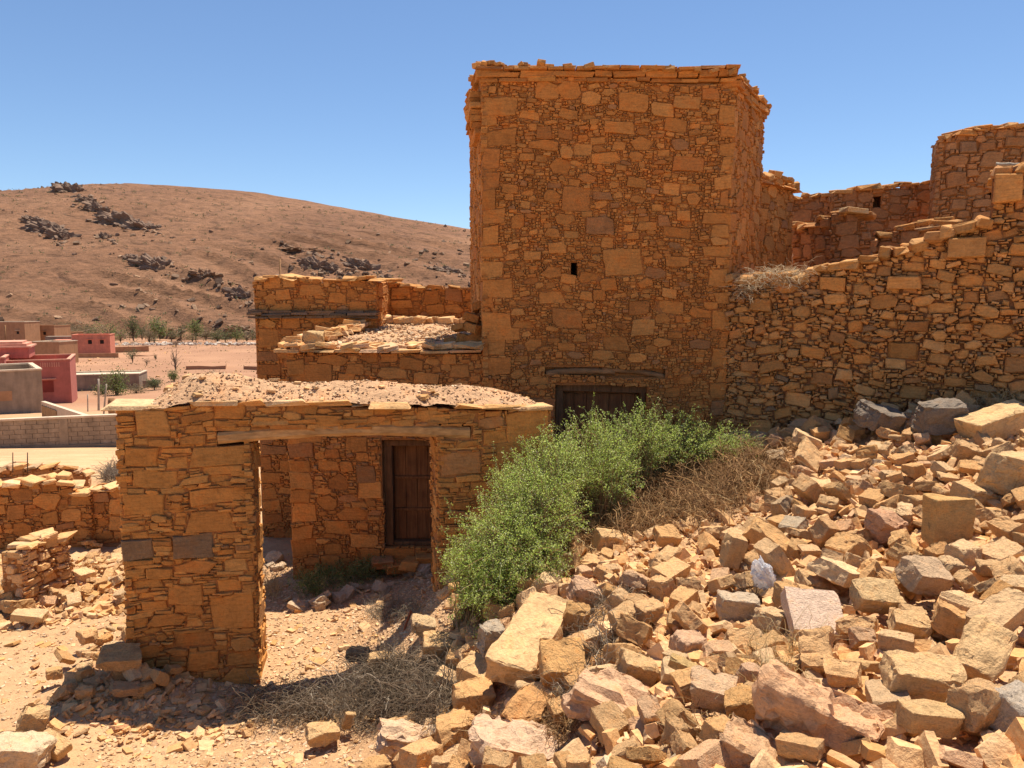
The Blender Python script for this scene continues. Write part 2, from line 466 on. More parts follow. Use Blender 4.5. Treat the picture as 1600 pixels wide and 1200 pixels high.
def masonry(parent,pl,prof,zb,style,seed,holes=(),thick=.45,nobj=300,presets=(),core=True,u0=0.0,u1=None,dark=(),tone=1.0):
    """prof: [(u,ztop)], holes: [(u0,u1,z0,z1)], presets: [(u0,u1,z0,z1)] big blocks set by hand"""
    rng=random.Random(seed); c=style['c']; L=pl.L if u1 is None else u1
    pu=[p[0] for p in prof]; pz=[p[1] for p in prof]; top=max(pz)
    nx=int(round((L-u0)/c)); nz=int((top-zb)/c)+1
    uc=(np.arange(nx)+.5)*c+u0; zc=(np.arange(nz)+.5)*c+zb
    free=zc[:,None]<np.interp(uc,pu,pz)[None,:]
    for (a,b,z0,z1) in holes: free&=~((uc[None,:]>a)&(uc[None,:]<b)&(zc[:,None]>z0)&(zc[:,None]<z1))
    pre=[]
    for (a,b,z0,z1) in presets:
        j=lambda: rng.uniform(-.024,.024)
        pre.append([(a-u0+j(),z0-zb+j()),(b-u0+j(),z0-zb+j()),(b-u0+j(),z1-zb+j()),(a-u0+j(),z1-zb+j())])
    polys=pack(rng,free,c,style['classes'],style['fill'],pre)
    npre=len(pre)
    W=wfun(style.get('warp',1.0)); order=sorted(range(len(polys)),key=lambda i:-area(polys[i])); objs=set(order[:nobj]); buf=Buf()
    for i,p in enumerate(polys):
        q=[W(a+u0,b+zb) for a,b in p]; ej=rng.uniform(-.022,.02)
        q=[(a-ej if a<u0+.035 else (a+ej if a>L-.035 else a),b) for a,b in q]
        w=rng.uniform(*style['proud'])
        if i<npre: w=abs(w)*.6
        ctr,V,F=stone_geo(rng,pl,q,style['joint'],w,style['bev'],style['tilt'],style['back'])
        col=pick(rng,style['pal'],style.get('var',.14)); col=tuple(x*tone for x in col)
        for (du,dz) in dark:
            cu=sum(a for a,_ in q)/len(q); cz=sum(b for _,b in q)/len(q)
            if abs(cu-du)<.09 and abs(cz-dz)<.07: col=(.23,.145,.08)
        if i in objs: put('stone',mesh_list('stone',V,F,col),M['stone'],parent,ctr)
        else: buf.add([tuple(ctr+v) for v in V],F,col)
    if buf.V:
        o=buf.build('small_stones',M['stone'],parent); o['kind']='stuff'
    if core:
        b=Buf(); step=.07; us=[u0]
        while us[-1]<L-1e-6: us.append(min(L,us[-1]+step))
        for a,_,_,_ in holes: us.append(a)
        for _,a,_,_ in holes: us.append(a)
        us=sorted(set(round(u,4) for u in us if u0<=u<=L)); rc=style['recess']
        for k in range(len(us)-1):
            a,e=us[k],us[k+1]; m=(a+e)/2; t=float(np.interp(m,pu,pz))-.02; iv=[(zb-.6,t)]
            for (ha,hb,z0,z1) in holes:
                if ha<m<hb:
                    nv=[]
                    for (s0,s1) in iv:
                        if z1<=s0 or z0>=s1: nv.append((s0,s1)); continue
                        if z0>s0: nv.append((s0,z0))
                        if z1<s1: nv.append((z1,s1))
                    iv=nv
            for (s0,s1) in iv:
                V=[pl.at(a,s0,-rc),pl.at(e,s0,-rc),pl.at(e,s0,-thick),pl.at(a,s0,-thick),pl.at(a,s1,-rc),pl.at(e,s1,-rc),pl.at(e,s1,-thick),pl.at(a,s1,-thick)]
                b.add([tuple(v) for v in V],[(3,2,1,0),(4,5,6,7),(0,1,5,4),(1,2,6,5),(2,3,7,6),(3,0,4,7)])
        b.C=[]
        b.build('wall_core',M[style['core']],parent)
def S(**k):
    d=dict(c=.025,classes=[(.30,.52,.2,.32,.06,500),(.18,.36,.11,.2,.10,1500),(.10,.22,.06,.12,.16,2200)],fill=(.05,.17,.025,.055,.12),
           joint=.011,proud=(-.004,.02),bev=.012,tilt=.05,back=.06,recess=.018,core='mortar',pal=PAL_WALL,warp=1.0)
    d.update(k); return d
ST_TOWER=S(c=.02,classes=[(.26,.42,.14,.24,.07,40),(.17,.32,.09,.18,.16,230),(.10,.2,.05,.10,.24,750)],fill=(.035,.13,.02,.04,.2),bev=.0065,joint=.0078,recess=.015,proud=(-.006,.024),tilt=.09)
ST_GATE=S(classes=[(.32,.52,.15,.27,.05,70),(.2,.42,.08,.17,.08,300),(.12,.3,.045,.09,.1,600)],pal=PAL_GATE,fill=(.08,.32,.025,.045,.03),joint=.006,proud=(-.008,.026),bev=.009,recess=.014,tilt=.08)
ST_HOUSE=S(classes=[(.26,.44,.15,.26,.05,150),(.17,.32,.09,.18,.1,500),(.1,.2,.05,.11,.15,800)],fill=(.045,.15,.025,.045,.15),bev=.0075,joint=.0078,recess=.015,tilt=.08)
ST_DRY=S(classes=[(.22,.34,.12,.2,.16,50),(.14,.26,.075,.15,.3,800),(.10,.19,.05,.1,.4,1600),(.06,.12,.035,.07,.5,1200)],fill=(.04,.12,.025,.045,.15),
         joint=.007,proud=(-.035,.04),bev=.016,tilt=.25,back=.12,recess=.055,core='drycore',pal=PAL_DRY,var=.2)
ST_FAR=S(c=.04,classes=[(.26,.42,.16,.26,.08,300),(.16,.3,.1,.17,.12,900)],fill=(.08,.22,.04,.09,.1),joint=.016,proud=(-.015,.03),bev=.016,back=.06,recess=.028,pal=PAL_FAR)

def coping(parent,pl,prof,thick,rng,size=(.16,.34,.05,.1),n_rows=2,pal=PAL_DRY,name='coping_stone',over=.05,u0=0,u1=None,sink=.5,skip=0.0):
    """loose flat stones laid along the broken top of a wall"""
    pu=[p[0] for p in prof]; pz=[p[1] for p in prof]; L=pl.L if u1 is None else u1
    for r in range(n_rows):
        u=u0+rng.uniform(0,.1)
        while u<L-.04:
            w=rng.uniform(size[0],size[1]); h=rng.uniform(size[2],size[3]); d=min(thick*.95/n_rows*rng.uniform(.8,1.3),w*1.6)
            if rng.random()>=skip:
                z=float(np.interp(u+w/2,pu,pz)); wv=over-d/2-(thick*.95/n_rows)*r+rng.uniform(-.03,.03)
                p=pl.at(u+w/2,z+h*sink-.01,wv)
                put_block(rng,name,M['stone'],parent,p,(w,d,h),(rng.uniform(-.16,.16),rng.uniform(-.2,.2),math.atan2(pl.U.y,pl.U.x)+rng.uniform(-.5,.5)),pick(rng,pal,.15),.26,.34)
            u+=w*rng.uniform(.75,1.15)

# ------------------------------------------------------------------ stone tower
def quoins(rng,pl,z0,z1,side,w=(.2,.42),h=(.13,.27)):
    out=[]; z=z0; alt=False
    while z<z1-.1:
        hh=rng.uniform(*h); ww=rng.uniform(*w)*(1.0 if alt else .7); alt=not alt
        if z+hh>z1: break
        out.append((0.0,ww,z,z+hh) if side<0 else (pl.L-ww,pl.L,z,z+hh)); z+=hh+rng.choice((.0,.02,.06))
    return out
def slabs(parent,pl,rng,z,h,out,u0,u1,wr=(.2,.5),name='cornice_slab',depth=.3,pal=PAL_WALL,mat='stone'):
    u=u0
    while u<u1-.05:
        w=min(rng.uniform(*wr),u1-u)
        if u1-u-w<.1: w=u1-u
        hh=h*rng.uniform(.75,1.1); oo=out+rng.uniform(-.025,.02)
        p=pl.at(u+w/2,z+hh/2+rng.uniform(-.008,.008),oo-depth/2)
        put_block(rng,name,M[mat],parent,p,(w-.008,depth,hh),(rng.uniform(-.03,.03),rng.uniform(-.03,.03),math.atan2(pl.U.y,pl.U.x)+rng.uniform(-.04,.04)),pick(rng,pal),.09,.18)
        u+=w
def wood_plank(parent,name,mat,c,size,rz=0,jit=.015,seed=0,rx=0,ry=0):
    return put_block(random.Random(seed),name,M[mat],parent,c,size,(rx,ry,rz),(1,1,1),jit,.12)

rng=random.Random(11)
YT=9.70
TF0=V2(754,350,YT); TF1=V2(1141,350,YT); TB0=V2(735,300,11.6); TB1=V2(1188,350,11.15)
tower=empty('stone_tower',(1.2,10.6,1.0),'tall square stone tower with jutting slab cornice and small black slit','tower')
pf=Plane(TF0,TF1)
ztl,ztr=6.37,6.26
sl0=pf.px(892,432); sl1=pf.px(903,410); d0=pf.px(868,602); d1=pf.px(1012,602)
slit=(sl0[0],sl1[0],sl0[1],sl1[1]); tdoor=(d0[0],d1[0],0.9,d0[1])
beamh=(pf.px(852,590)[0],pf.px(1040,590)[0],pf.px(900,590)[1],pf.px(900,574)[1])
big=[pf.px(945,430)+pf.px(1005,388),pf.px(762,535)+pf.px(812,512),pf.px(880,332)+pf.px(925,292)]
pres=[(a[0],a[2],a[1],a[3]) for a in big]+quoins(rng,pf,1.6,ztr-.12,-1)+quoins(rng,pf,2.2,ztr-.12,1,(.16,.34))
masonry(tower,pf,[(0,ztl),(pf.L,ztr)],.55,ST_TOWER,101,[slit,tdoor,beamh],.5,300,pres)
pr=Plane(TF1,TB1); masonry(tower,pr,[(0,ztr),(pr.L,ztr-.02)],1.9,ST_HOUSE,102,thick=.4,nobj=90,presets=quoins(rng,pr,2.2,ztr-.1,-1,(.15,.3)))
plf=Plane(TB0,TF0); masonry(tower,plf,[(0,ztl),(plf.L,ztl)],.6,ST_HOUSE,103,thick=.3,nobj=60,presets=quoins(rng,plf,1.6,ztl-.1,1,(.15,.4)))
# back wall and flat roof close the tower
b=Buf()
q=[(TF0.x+.12,TF0.y+.08),(TF1.x-.1,TF1.y+.08),(TB1.x-.08,TB1.y),(TB0.x+.08,TB0.y)]
zr=6.32
b.add([(x,y,zr-.12) for x,y in q]+[(x,y,zr) for x,y in q],[(3,2,1,0),(4,5,6,7),(0,1,5,4),(1,2,6,5),(2,3,7,6),(3,0,4,7)])
b.C=[]; b.build('roof',M['roofearth'],tower)
pb=Plane((TB1.x,TB1.y),(TB0.x,TB0.y)); b=Buf()
V=[pb.at(u,z,w) for z in (.2,zr-.14) for (u,w) in ((.3,0),(pb.L-.3,0),(pb.L-.3,-.3),(.3,-.3))]
b.add([tuple(v) for v in V],[(3,2,1,0),(4,5,6,7),(0,1,5,4),(1,2,6,5),(2,3,7,6),(3,0,4,7)]); b.C=[]; b.build('wall_back',M['mortar'],tower)
for pl,zz,ext,seed in ((pf,ztl,.0,1),(pr,ztr,.0,2),(plf,ztl,.0,3)):
    r=random.Random(seed*7)
    slabs(tower,pl,r,zz-.09,.05,.03,-.03,pl.L+.02,(.15,.4))
    slabs(tower,pl,r,zz-.035,.075,.065,-.05,pl.L+.04,(.2,.55),depth=.42)
    slabs(tower,pl,r,zz+.045,.04,.085,-.06,pl.L+.05,(.12,.34),depth=.4)
for k in range(7):      # corbelled stones bulging below the cornice on the left flank
    z=5.72+k*.075; o=.02+.07*math.sin(min(1,k/4)*math.pi*.6)
    for u in (plf.L-.3,plf.L-.7):
        put_block(rng,'corbel_stone',M['stone'],tower,plf.at(u+rng.uniform(-.05,.05),z,o-.15),(rng.uniform(.3,.5),.4,.07),(0,0,math.atan2(plf.U.y,plf.U.x)),pick(rng,PAL_WALL),.1)
for k in range(170):     # loose stones lying on the roof edge
    t=rng.random()
    if t<.62: u=rng.uniform(-.05,pf.L+.02); p=pf.at(u,0,rng.uniform(-.3,.08)); zt=ztl+(ztr-ztl)*u/pf.L+.11
    elif t<.85: u=rng.uniform(0,pr.L); p=pr.at(u,0,rng.uniform(-.3,.08)); zt=ztr+.10
    else: u=rng.uniform(0,plf.L); p=plf.at(u,0,rng.uniform(-.3,.08)); zt=ztl+.10
    s=rng.uniform(.04,.13); p.z=zt+s*.15
    put_block(rng,'roof_stone',M['stone'],tower,p,(s*1.3,s,s*.55),(rng.uniform(-.4,.4),rng.uniform(-.4,.4),rng.uniform(0,3)),pick(rng,PAL_DRY,.2),.22)
# tower doorway: frame, leaf of planks, lintel logs
u0,u1,_,zt=tdoor; dc=Buf(); pl=pf
dd=put('door',mesh_list('door',[tuple(pl.at(u,z,w)-pl.at((u0+u1)/2,1.6,-.2)) for z in (.7,zt-.02) for (u,w) in ((u0+.06,-.22),(u1-.05,-.22),(u1-.05,-.26),(u0+.06,-.26))],
    [(3,2,1,0),(4,5,6,7),(0,1,5,4),(1,2,6,5),(2,3,7,6),(3,0,4,7)]),M['door'],tower,pl.at((u0+u1)/2,1.6,-.2))
x=u0+.10; k=0
while x<u1-.12:
    w=min(rng.uniform(.13,.18),u1-.1-x)
    wood_plank(dd,'plank','door',pl.at(x+w/2,(.7+zt-.13)/2,-.205),(w-.006,.03,zt-.13-.7),0,.01,k); x+=w; k+=1
for (a,bb) in ((u0+.01,u0+.10),(u1-.07,u1-.01)):
    wood_plank(tower,'door_post','frame',pl.at((a+bb)/2,(zt+.7)/2,-.15),(bb-a,.12,zt-.7),0,.03,k+5); k+=1
wood_plank(tower,'door_head','frame',pl.at((u0+u1)/2,zt-.05,-.15),(u1-u0-.02,.13,.09),0,.05,77,ry=.03)
def log(parent,name,mat,p0,p1,r,seed,bend=.0,sides=9,segs=12,flat=.8,taper=.8):
    rg=random.Random(seed); p0,p1=Vector(p0),Vector(p1); d=(p1-p0); L=d.length; d/=L
    up=Vector((0,0,1)); s=d.cross(up); 
    if s.length<1e-3: s=Vector((1,0,0))
    s.normalize(); up=s.cross(d); V=[]; F=[]; mid=(p0+p1)/2
    for i in range(segs+1):
        t=i/segs; c=p0+d*L*t+up*(bend*math.sin(math.pi*t)+rg.uniform(-.1,.1)*r)+s*rg.uniform(-.08,.08)*r-mid; rr=r*(1-(1-taper)*t)*(1+rg.uniform(-.06,.06))
        for k in range(sides):
            a=2*math.pi*k/sides; V.append(tuple(c+s*math.cos(a)*rr*(1+rg.uniform(-.05,.05))+up*math.sin(a)*rr*flat*(1+rg.uniform(-.05,.05))))
    for i in range(segs):
        for k in range(sides): F.append((i*sides+k,(i*sides+k+sides-0)%((segs+1)*sides) if 0 else (i+1)*sides+k,(i+1)*sides+(k+1)%sides,i*sides+(k+1)%sides))
    F.append(tuple(range(sides))); F.append(tuple(range(segs*sides,(segs+1)*sides))[::-1])
    me=mesh_list(name,V,F,smooth=True); 
    bm=bmesh.new(); bm.from_mesh(me); bmesh.ops.recalc_face_normals(bm,faces=bm.faces); bm.to_mesh(me); bm.free()
    return put(name,me,M[mat],parent,mid)
zc=(beamh[2]+beamh[3])/2
log(tower,'lintel_log','darkbeam',pf.at(beamh[0]+.01,zc-.02,-.055),pf.at((beamh[0]+beamh[1])/2+.12,zc+.0,-.055),.062,3,.03)
log(tower,'lintel_log','darkbeam',pf.at((beamh[0]+beamh[1])/2-.05,zc+.03,-.065),pf.at(beamh[1]-.01,zc-.06,-.065),.055,4,.03)
b=Buf(); V=[pf.at(u,z,w) for z in (zt,beamh[3]-.01) for (u,w) in ((beamh[0]+.01,-.09),(beamh[1]-.01,-.09),(beamh[1]-.01,-.4),(beamh[0]+.01,-.4))]
b.add([tuple(v) for v in V],[(3,2,1,0),(4,5,6,7),(0,1,5,4),(1,2,6,5),(2,3,7,6),(3,0,4,7)]); b.C=[]; b.build('wall_core',M['mortar'],tower)

# ------------------------------------------------------------------ annex behind the tower on the right
AX0=V2(1176,350,11.3); AX1=V2(1238,350,12.4)
annex=empty('tower_annex',(4.2,12,2),'lower stone annex stepping down behind the tall tower','building')
pa=Plane(AX0,AX1); za=5.35
masonry(annex,pa,[(0,za),(pa.L,za)],2.0,ST_HOUSE,110,thick=1.6,nobj=110,presets=quoins(rng,pa,2.4,za-.1,1,(.15,.35)))
slabs(annex,pa,rng,za,.035,.1,-.02,pa.L+.12,(.2,.5),depth=.6)
for k in range(80):
    s=rng.uniform(.07,.17); put_block(rng,'roof_stone',M['stone'],annex,pa.at(rng.uniform(.05,pa.L+.02),za+.05+rng.uniform(0,.16),rng.uniform(-.7,.03)),(s*1.3,s,s*.7),(rng.uniform(-.4,.4),rng.uniform(-.4,.4),rng.uniform(0,3)),pick(rng,PAL_DRY,.2),.2)

# ------------------------------------------------------------------ low house left of the tower, with the inner door
YH=9.74
H0=V2(447,560,YH); H1=(TF0.x-.005,YH)
low=empty('low_house',(-1.6,10.8,0),'low flat roofed stone house with plank door seen through the gateway','house')
ph=Plane(H0,H1); zh=2.98
e0=ph.px(596,688); e1=ph.px(692,880); hdoor=(e0[0],e1[0],.42,e0[1])
hp=quoins(rng,ph,.3,zh-.1,-1,(.25,.5),(.15,.3))+[tuple((lambda a,b:(a[0],b[0],b[1],a[1]))(ph.px(452,570),ph.px(520,598)))]
masonry(low,ph,[(0,zh),(ph.L,zh)],-.15,ST_HOUSE,120,[hdoor],.5,300,hp)
# side walls as plain cores
BK0=V2(592,495,12.25)
b=Buf()
for (a,bp) in (((H0.x+.04,H0.y+.06),(BK0.x,BK0.y)),):
    pp=Plane(bp,a); V=[pp.at(u,z,w) for z in (-.6,zh-.03) for (u,w) in ((0,-.03),(pp.L-.06,-.03),(pp.L-.06,-.4),(0,-.4))]
    b.add([tuple(v) for v in V],[(3,2,1,0),(4,5,6,7),(0,1,5,4),(1,2,6,5),(2,3,7,6),(3,0,4,7)])
b.C=[]; b.build('wall_side',M['mortar'],low)
# roof sheet, rising a little to the back
nu,nv=50,46; V=[]; F=[]
for j in range(nv+1):
    t=j/nv
    for i in range(nu+1):
        s=i/nu; xl=H0.x+(BK0.x-.05-H0.x)*t; xr=TF0.x+.02+(TB0.x+.05-TF0.x)*t
        x_=xl+(xr-xl)*s; y_=YH+.03+(12.35-YH)*t
        z_=zh+.035+.30*t**1.2+.03*math.sin(s*9+t*4)*math.sin(t*11)+noise.noise(Vector((x_*4,y_*4,1)))*.035
        if j==0: z_=zh-.0
        V.append((x_,y_,z_))
for j in range(nv):
    for i in range(nu): F.append((j*(nu+1)+i,j*(nu+1)+i+1,(j+1)*(nu+1)+i+1,(j+1)*(nu+1)+i))
o=put('roof',mesh_list('roof',V,F,smooth=True),M['roofearth'],low,(0,0,0))
def low_roof_z(x,y):
    t=(y-YH-.03)/(12.35-YH); return zh+.04+.30*max(0,t)**1.2
r2=random.Random(5)
slabs(low,ph,r2,zh-.005,.04,.09,-.12,ph.L-.0,(.18,.42),name='eave_slab',depth=.4,pal=PAL_RUB)
for k in range(55):   # broken slabs along the front edge
    u=r2.uniform(-.03,ph.L); s=r2.uniform(.08,.24)
    put_block(r2,'eave_slab',M['stone'],low,ph.at(u,zh+.05+r2.uniform(0,.05),r2.uniform(-.35,.06)),(s*1.2,s*.9,r2.uniform(.03,.07)),(r2.uniform(-.25,.25),r2.uniform(-.25,.25),r2.uniform(0,3)),pick(r2,PAL_RUB,.15),.2)
for k in range(62):   # low kerb along the left roof edge
    t=(k+.5)/62; x_=H0.x+.08+(BK0.x-H0.x)*t; y_=YH+.1+(12.2-YH)*t; s=r2.uniform(.1,.22)
    put_block(r2,'kerb_stone',M['stone'],low,(x_+r2.uniform(-.06,.06),y_,low_roof_z(x_,y_)+.05+r2.uniform(-.01,.07)),(s*1.3,s,.06),(r2.uniform(-.2,.2),r2.uniform(-.2,.2),r2.uniform(-.6,.6)),pick(r2,PAL_RUB,.15),.2)
for k in range(26):
    s=r2.uniform(.1,.2); x_=r2.uniform(BK0.x+.0,TB0.x-.1)
    put_block(r2,'kerb_stone',M['stone'],low,(x_,12.1+r2.uniform(-.1,.1),low_roof_z(x_,12.1)+.05),(s*1.2,s,s*.6),(r2.uniform(-.2,.2),r2.uniform(-.2,.2),r2.uniform(0,3)),pick(r2,PAL_RUB,.15),.2)
# inner door
u0,u1,z0,zt=hdoor
dd=put('door',mesh_list('door',[tuple(ph.at(u,z,w)-ph.at((u0+u1)/2,1,-.2)) for z in (z0+.02,zt-.02) for (u,w) in ((u0+.1,-.24),(u1-.03,-.24),(u1-.03,-.27),(u0+.1,-.27))],
    [(3,2,1,0),(4,5,6,7),(0,1,5,4),(1,2,6,5),(2,3,7,6),(3,0,4,7)]),M['door'],low,ph.at((u0+u1)/2,1,-.2))
x=u0+.13; k=0
while x<u1-.08:
    w=min(rng.uniform(.1,.15),u1-.06-x)
    wood_plank(dd,'plank','door',ph.at(x+w/2,(z0+zt)/2,-.225),(w-.006,.028,zt-z0-.14),0,.012,k+20); x+=w; k+=1
for zz in (z0+.47,z0+.9): wood_plank(dd,'door_bar','door',ph.at((u0+u1)/2+.03,zz,-.2),(u1-u0-.2,.035,.035),0,.05,31)
wood_plank(low,'door_post','frame',ph.at(u0+.07,(z0+zt)/2,-.15),(.1,.12,zt-z0-.02),0,.03,41)
wood_plank(low,'door_post','frame',ph.at(u1-.03,(z0+zt)/2,-.15),(.05,.12,zt-z0-.02),0,.03,42)
wood_plank(low,'door_head','frame',ph.at((u0+u1)/2,zt-.05,-.15),(u1-u0-.02,.14,.07),0,.04,43)
wood_plank(low,'door_sill','frame',ph.at((u0+u1)/2,z0+.03,-.17),(u1-u0-.04,.12,.05),0,.04,44)
for k in range(5): put_block(rng,'step_stone',M['stone'],low,ph.at((u0+u1)/2+rng.uniform(-.4,.4),.2+rng.uniform(-.05,.16),.05+rng.uniform(0,.1)),(rng.uniform(.2,.35),.25,.12),(0,0,rng.uniform(-.3,.3)),pick(rng,PAL_WALL),.2)

# ------------------------------------------------------------------ rear house on the left with a slate ledge
rear=empty('rear_house',(-2.8,12,0),'stone house with parapet and dark slate ledge behind the low roof','house')
R0=V2(399,520,11.55); R1=V2(589,520,11.55); R2=V2(748,480,12.5)
p1=Plane(R0,R1); 
def prof_px(pl,pts): return sorted([pl.px(a,b) for a,b in pts])
pp1=prof_px(p1,[(399,440),(440,433),(500,440),(560,436),(589,438)])
led=p1.px(480,492)[1]
masonry(rear,p1,pp1,-.3,ST_HOUSE,130,[],.5,260,quoins(rng,p1,.2,led-.1,-1,(.25,.45)))
p1b=Plane((R1.x+.003,R1.y+.02),(R1.x+.05,12.5)); masonry(rear,p1b,[(0,3.9),(p1b.L,3.9)],2.9,ST_HOUSE,131,thick=.3,nobj=20)
p2=Plane((R1.x+.02,12.48),R2); pp2=prof_px(p2,[(585,446),(600,442),(660,450),(748,452)])
wh=p2.px(592,470)+p2.px(601,455)
masonry(rear,p2,pp2,2.6,ST_HOUSE,132,[(wh[0],wh[2],wh[1],wh[3])],.4,130)
coping(rear,p1,pp1,.5,rng,(.15,.35,.035,.07),1,PAL_DRY); coping(rear,p2,pp2,.4,rng,(.15,.35,.03,.06),1,PAL_DRY)
PAL_SLATE=[(2,.16,.11,.075),(2,.2,.135,.09),(1,.12,.09,.065)]
for zz,oo in ((led-.05,.09),(led-.005,.13),(led+.03,.1)): slabs(rear,p1,rng,zz,.04,oo,-.08,p1.L+.02,(.18,.45),name='ledge_slate',depth=.3,pal=PAL_SLATE)

# ------------------------------------------------------------------ gateway in front
gate=empty('stone_gateway',(-1.7,7.4,0),'freestanding stone gateway with earth capped top and curved wooden lintel','gateway')
G0=V2(193,850,6.82); G1=V2(861,720,7.66)
pg=Plane(G0,G1); gt=.62
j0=pg.px(398,900)[0]; j1=pg.px(686,800)[0]
lz0=pg.px(520,690)[1]; lz1=pg.px(520,668)[1]
gtop=prof_px(pg,[(185,638),(260,640),(330,630),(560,634),(700,636),(780,640),(862,642)])
lb0=pg.px(338,680)[0]; lb1=pg.px(736,680)[0]
rb=pg.px(792,690)+pg.px(862,640)
blocks=[(rb[0],pg.L,rb[1],rb[3]-.01),(pg.L-.55,pg.L,rb[1]-.42,rb[1]-.02)]
for a in [((195,735),(250,700)),((300,735),(396,700)),((195,808),(262,770)),((300,792),(396,765)),((270,880),(335,835)),((196,880),(242,848)),((330,985),(396,930)),((262,950),(318,915))]:
    q0=pg.px(*a[0]); q1=pg.px(*a[1]); blocks.append((q0[0],min(q1[0],j0),q0[1],q1[1]))
masonry(gate,pg,gtop,-.25,ST_GATE,140,[(j0,j1,-3,lz1),(lb0,lb1,lz0-.01,lz1)],gt,300,blocks,dark=[(pg.px(295,850)[0],pg.px(295,850)[1]),(pg.px(215,865)[0],pg.px(215,865)[1])])
# reveals and outer ends
def end_wall(A,B,zt_,seed,zb=-.25,n=70): 
    p=Plane(A,B); masonry(gate,p,[(0,zt_),(p.L,zt_)],zb,ST_GATE,seed,core=False,nobj=n)
f=lambda u,w: (pg.at(u,0,w).x,pg.at(u,0,w).y)
end_wall(f(j0+.004,0),f(j0+.004,-gt),lz0,141); end_wall(f(j1-.004,-gt),f(j1-.004,0),lz0,142); end_wall(f(-.004,-gt),f(-.004,0),2.5,143); end_wall(f(pg.L+.004,0),f(pg.L+.004,-gt),2.4,144,.3)
# curved lintel beam, squared log
def beam(parent,name,mat,pl,ua,ub,zfun,h,w0,w1,seed,segs=24):
    rg=random.Random(seed); V=[]; F=[]; mid=pl.at((ua+ub)/2,zfun(.5),(w0+w1)/2); n=8
    for i in range(segs+1):
        t=i/segs; u=ua+(ub-ua)*t; z=zfun(t); hh=h*(1+rg.uniform(-.05,.05)); k=h*.25
        for (w,dz) in ((w0-k,-hh/2),(w0,-hh/2+k),(w0,hh/2-k),(w0-k,hh/2),(w1+k,hh/2),(w1,hh/2-k),(w1,-hh/2+k),(w1+k,-hh/2)):
            V.append(tuple(pl.at(u,z+dz+rg.uniform(-.004,.004),w+rg.uniform(-.006,.006))-mid))
    for i in range(segs):
        for k in range(n): F.append((i*n+k,i*n+(k+1)%n,(i+1)*n+(k+1)%n,(i+1)*n+k))
    F.append(tuple(range(n))[::-1]); F.append(tuple(range(segs*n,(segs+1)*n)))
    me=mesh_list(name,V,F); bm=bmesh.new(); bm.from_mesh(me); bmesh.ops.recalc_face_normals(bm,faces=bm.faces); bm.to_mesh(me); bm.free()
    return put(name,me,M[mat],parent,mid)
lm=(lz0+lz1)/2
beam(gate,'lintel_beam','beam',pg,lb0+.01,lb1-.01,lambda t:lm+.012+.06*math.sin(math.pi*(t*.95+.02))-.035*t-.015,.115,.012,-.2,9)
for k in range(2): beam(gate,'lintel_beam','darkbeam',pg,lb0+.05,lb1-.05,lambda t:lm+.0,.085,-.215-.2*k,-.40-.2*k,10+k)
# thin flat stones bedded above the lintel
for zz in (lz1+.005,lz1+.05):
    slabs(gate,pg,rng,zz,.045,.012,lb0,lb1,(.12,.34),name='bedding_stone',depth=.3,pal=PAL_GATE)
# capping slabs along the front, then the earth mound
gpu=[p[0] for p in gtop]; gpz=[p[1] for p in gtop]
u=-.1
while u<pg.L-.02:
    w=rng.uniform(.14,.5) if u>0 else .4; w=min(w,pg.L+.02-u); z=float(np.interp(u+w/2,gpu,gpz))
    if u<.1 or rng.random()>.2: put_block(rng,'capping_slab',M['stone'],gate,pg.at(u+w/2,z+.015,.03+rng.uniform(-.05,.04)-.17),(w-.006,.36,rng.uniform(.03,.06)),(rng.uniform(-.08,.08),rng.uniform(-.06,.06),math.atan2(pg.U.y,pg.U.x)+rng.uniform(-.12,.12)),pick(rng,PAL_RUB),.24,.3)
    u+=w*rng.uniform(.85,1.0)
    if pg.L-u<.08: break
um0=pg.px(225,612)[0]; um1=pg.L-.02
def mound(u,w):
    s=(u-um0)/(um1-um0); t=(-w+.06)/(gt+.12)
    e=min(1,max(0,s/.09))**.6*min(1,max(0,(1-s)/.22))**.7
    return (.205+.03*math.sin(s*7+1)+.03*math.sin(s*15))*e*min(1,max(0,t*2.0))**.75*min(1,max(0,(1-t)*2.6))**.6
nu,nv=130,30; V=[]; F=[]
for j in range(nv+1):
    w=.03-(gt+.06)*j/nv
    for i in range(nu+1):
        u=um0-.02+(um1+.02-um0)*i/nu; p=pg.at(u,float(np.interp(u,gpu,gpz))-.005+mound(u,w),w)
        p.z+=noise.noise(Vector((p.x*9,p.y*9,3)))*.022+noise.noise(Vector((p.x*25,p.y*25,3)))*.01; V.append(tuple(p))
for j in range(nv):
    for i in range(nu): F.append((j*(nu+1)+i,j*(nu+1)+i+1,(j+1)*(nu+1)+i+1,(j+1)*(nu+1)+i))
put('earth_cap',mesh_list('earth_cap',V,F,smooth=True),M['roofearth'],gate,(0,0,0))
for k in range(50):
    u=rng.uniform(um0,um1); w=rng.uniform(-gt+.05,.02); s=abs(rng.gauss(0,.03))+.025
    if s>.2: continue
    p=pg.at(u,float(np.interp(u,gpu,gpz))+mound(u,w)+s*.1,w)
    put_block(rng,'cap_stone',M['stone'],gate,p,(s*1.4,s,s*.45),(rng.uniform(-.3,.3),rng.uniform(-.3,.3),rng.uniform(0,3)),pick(rng,PAL_RUB,.15),.22)

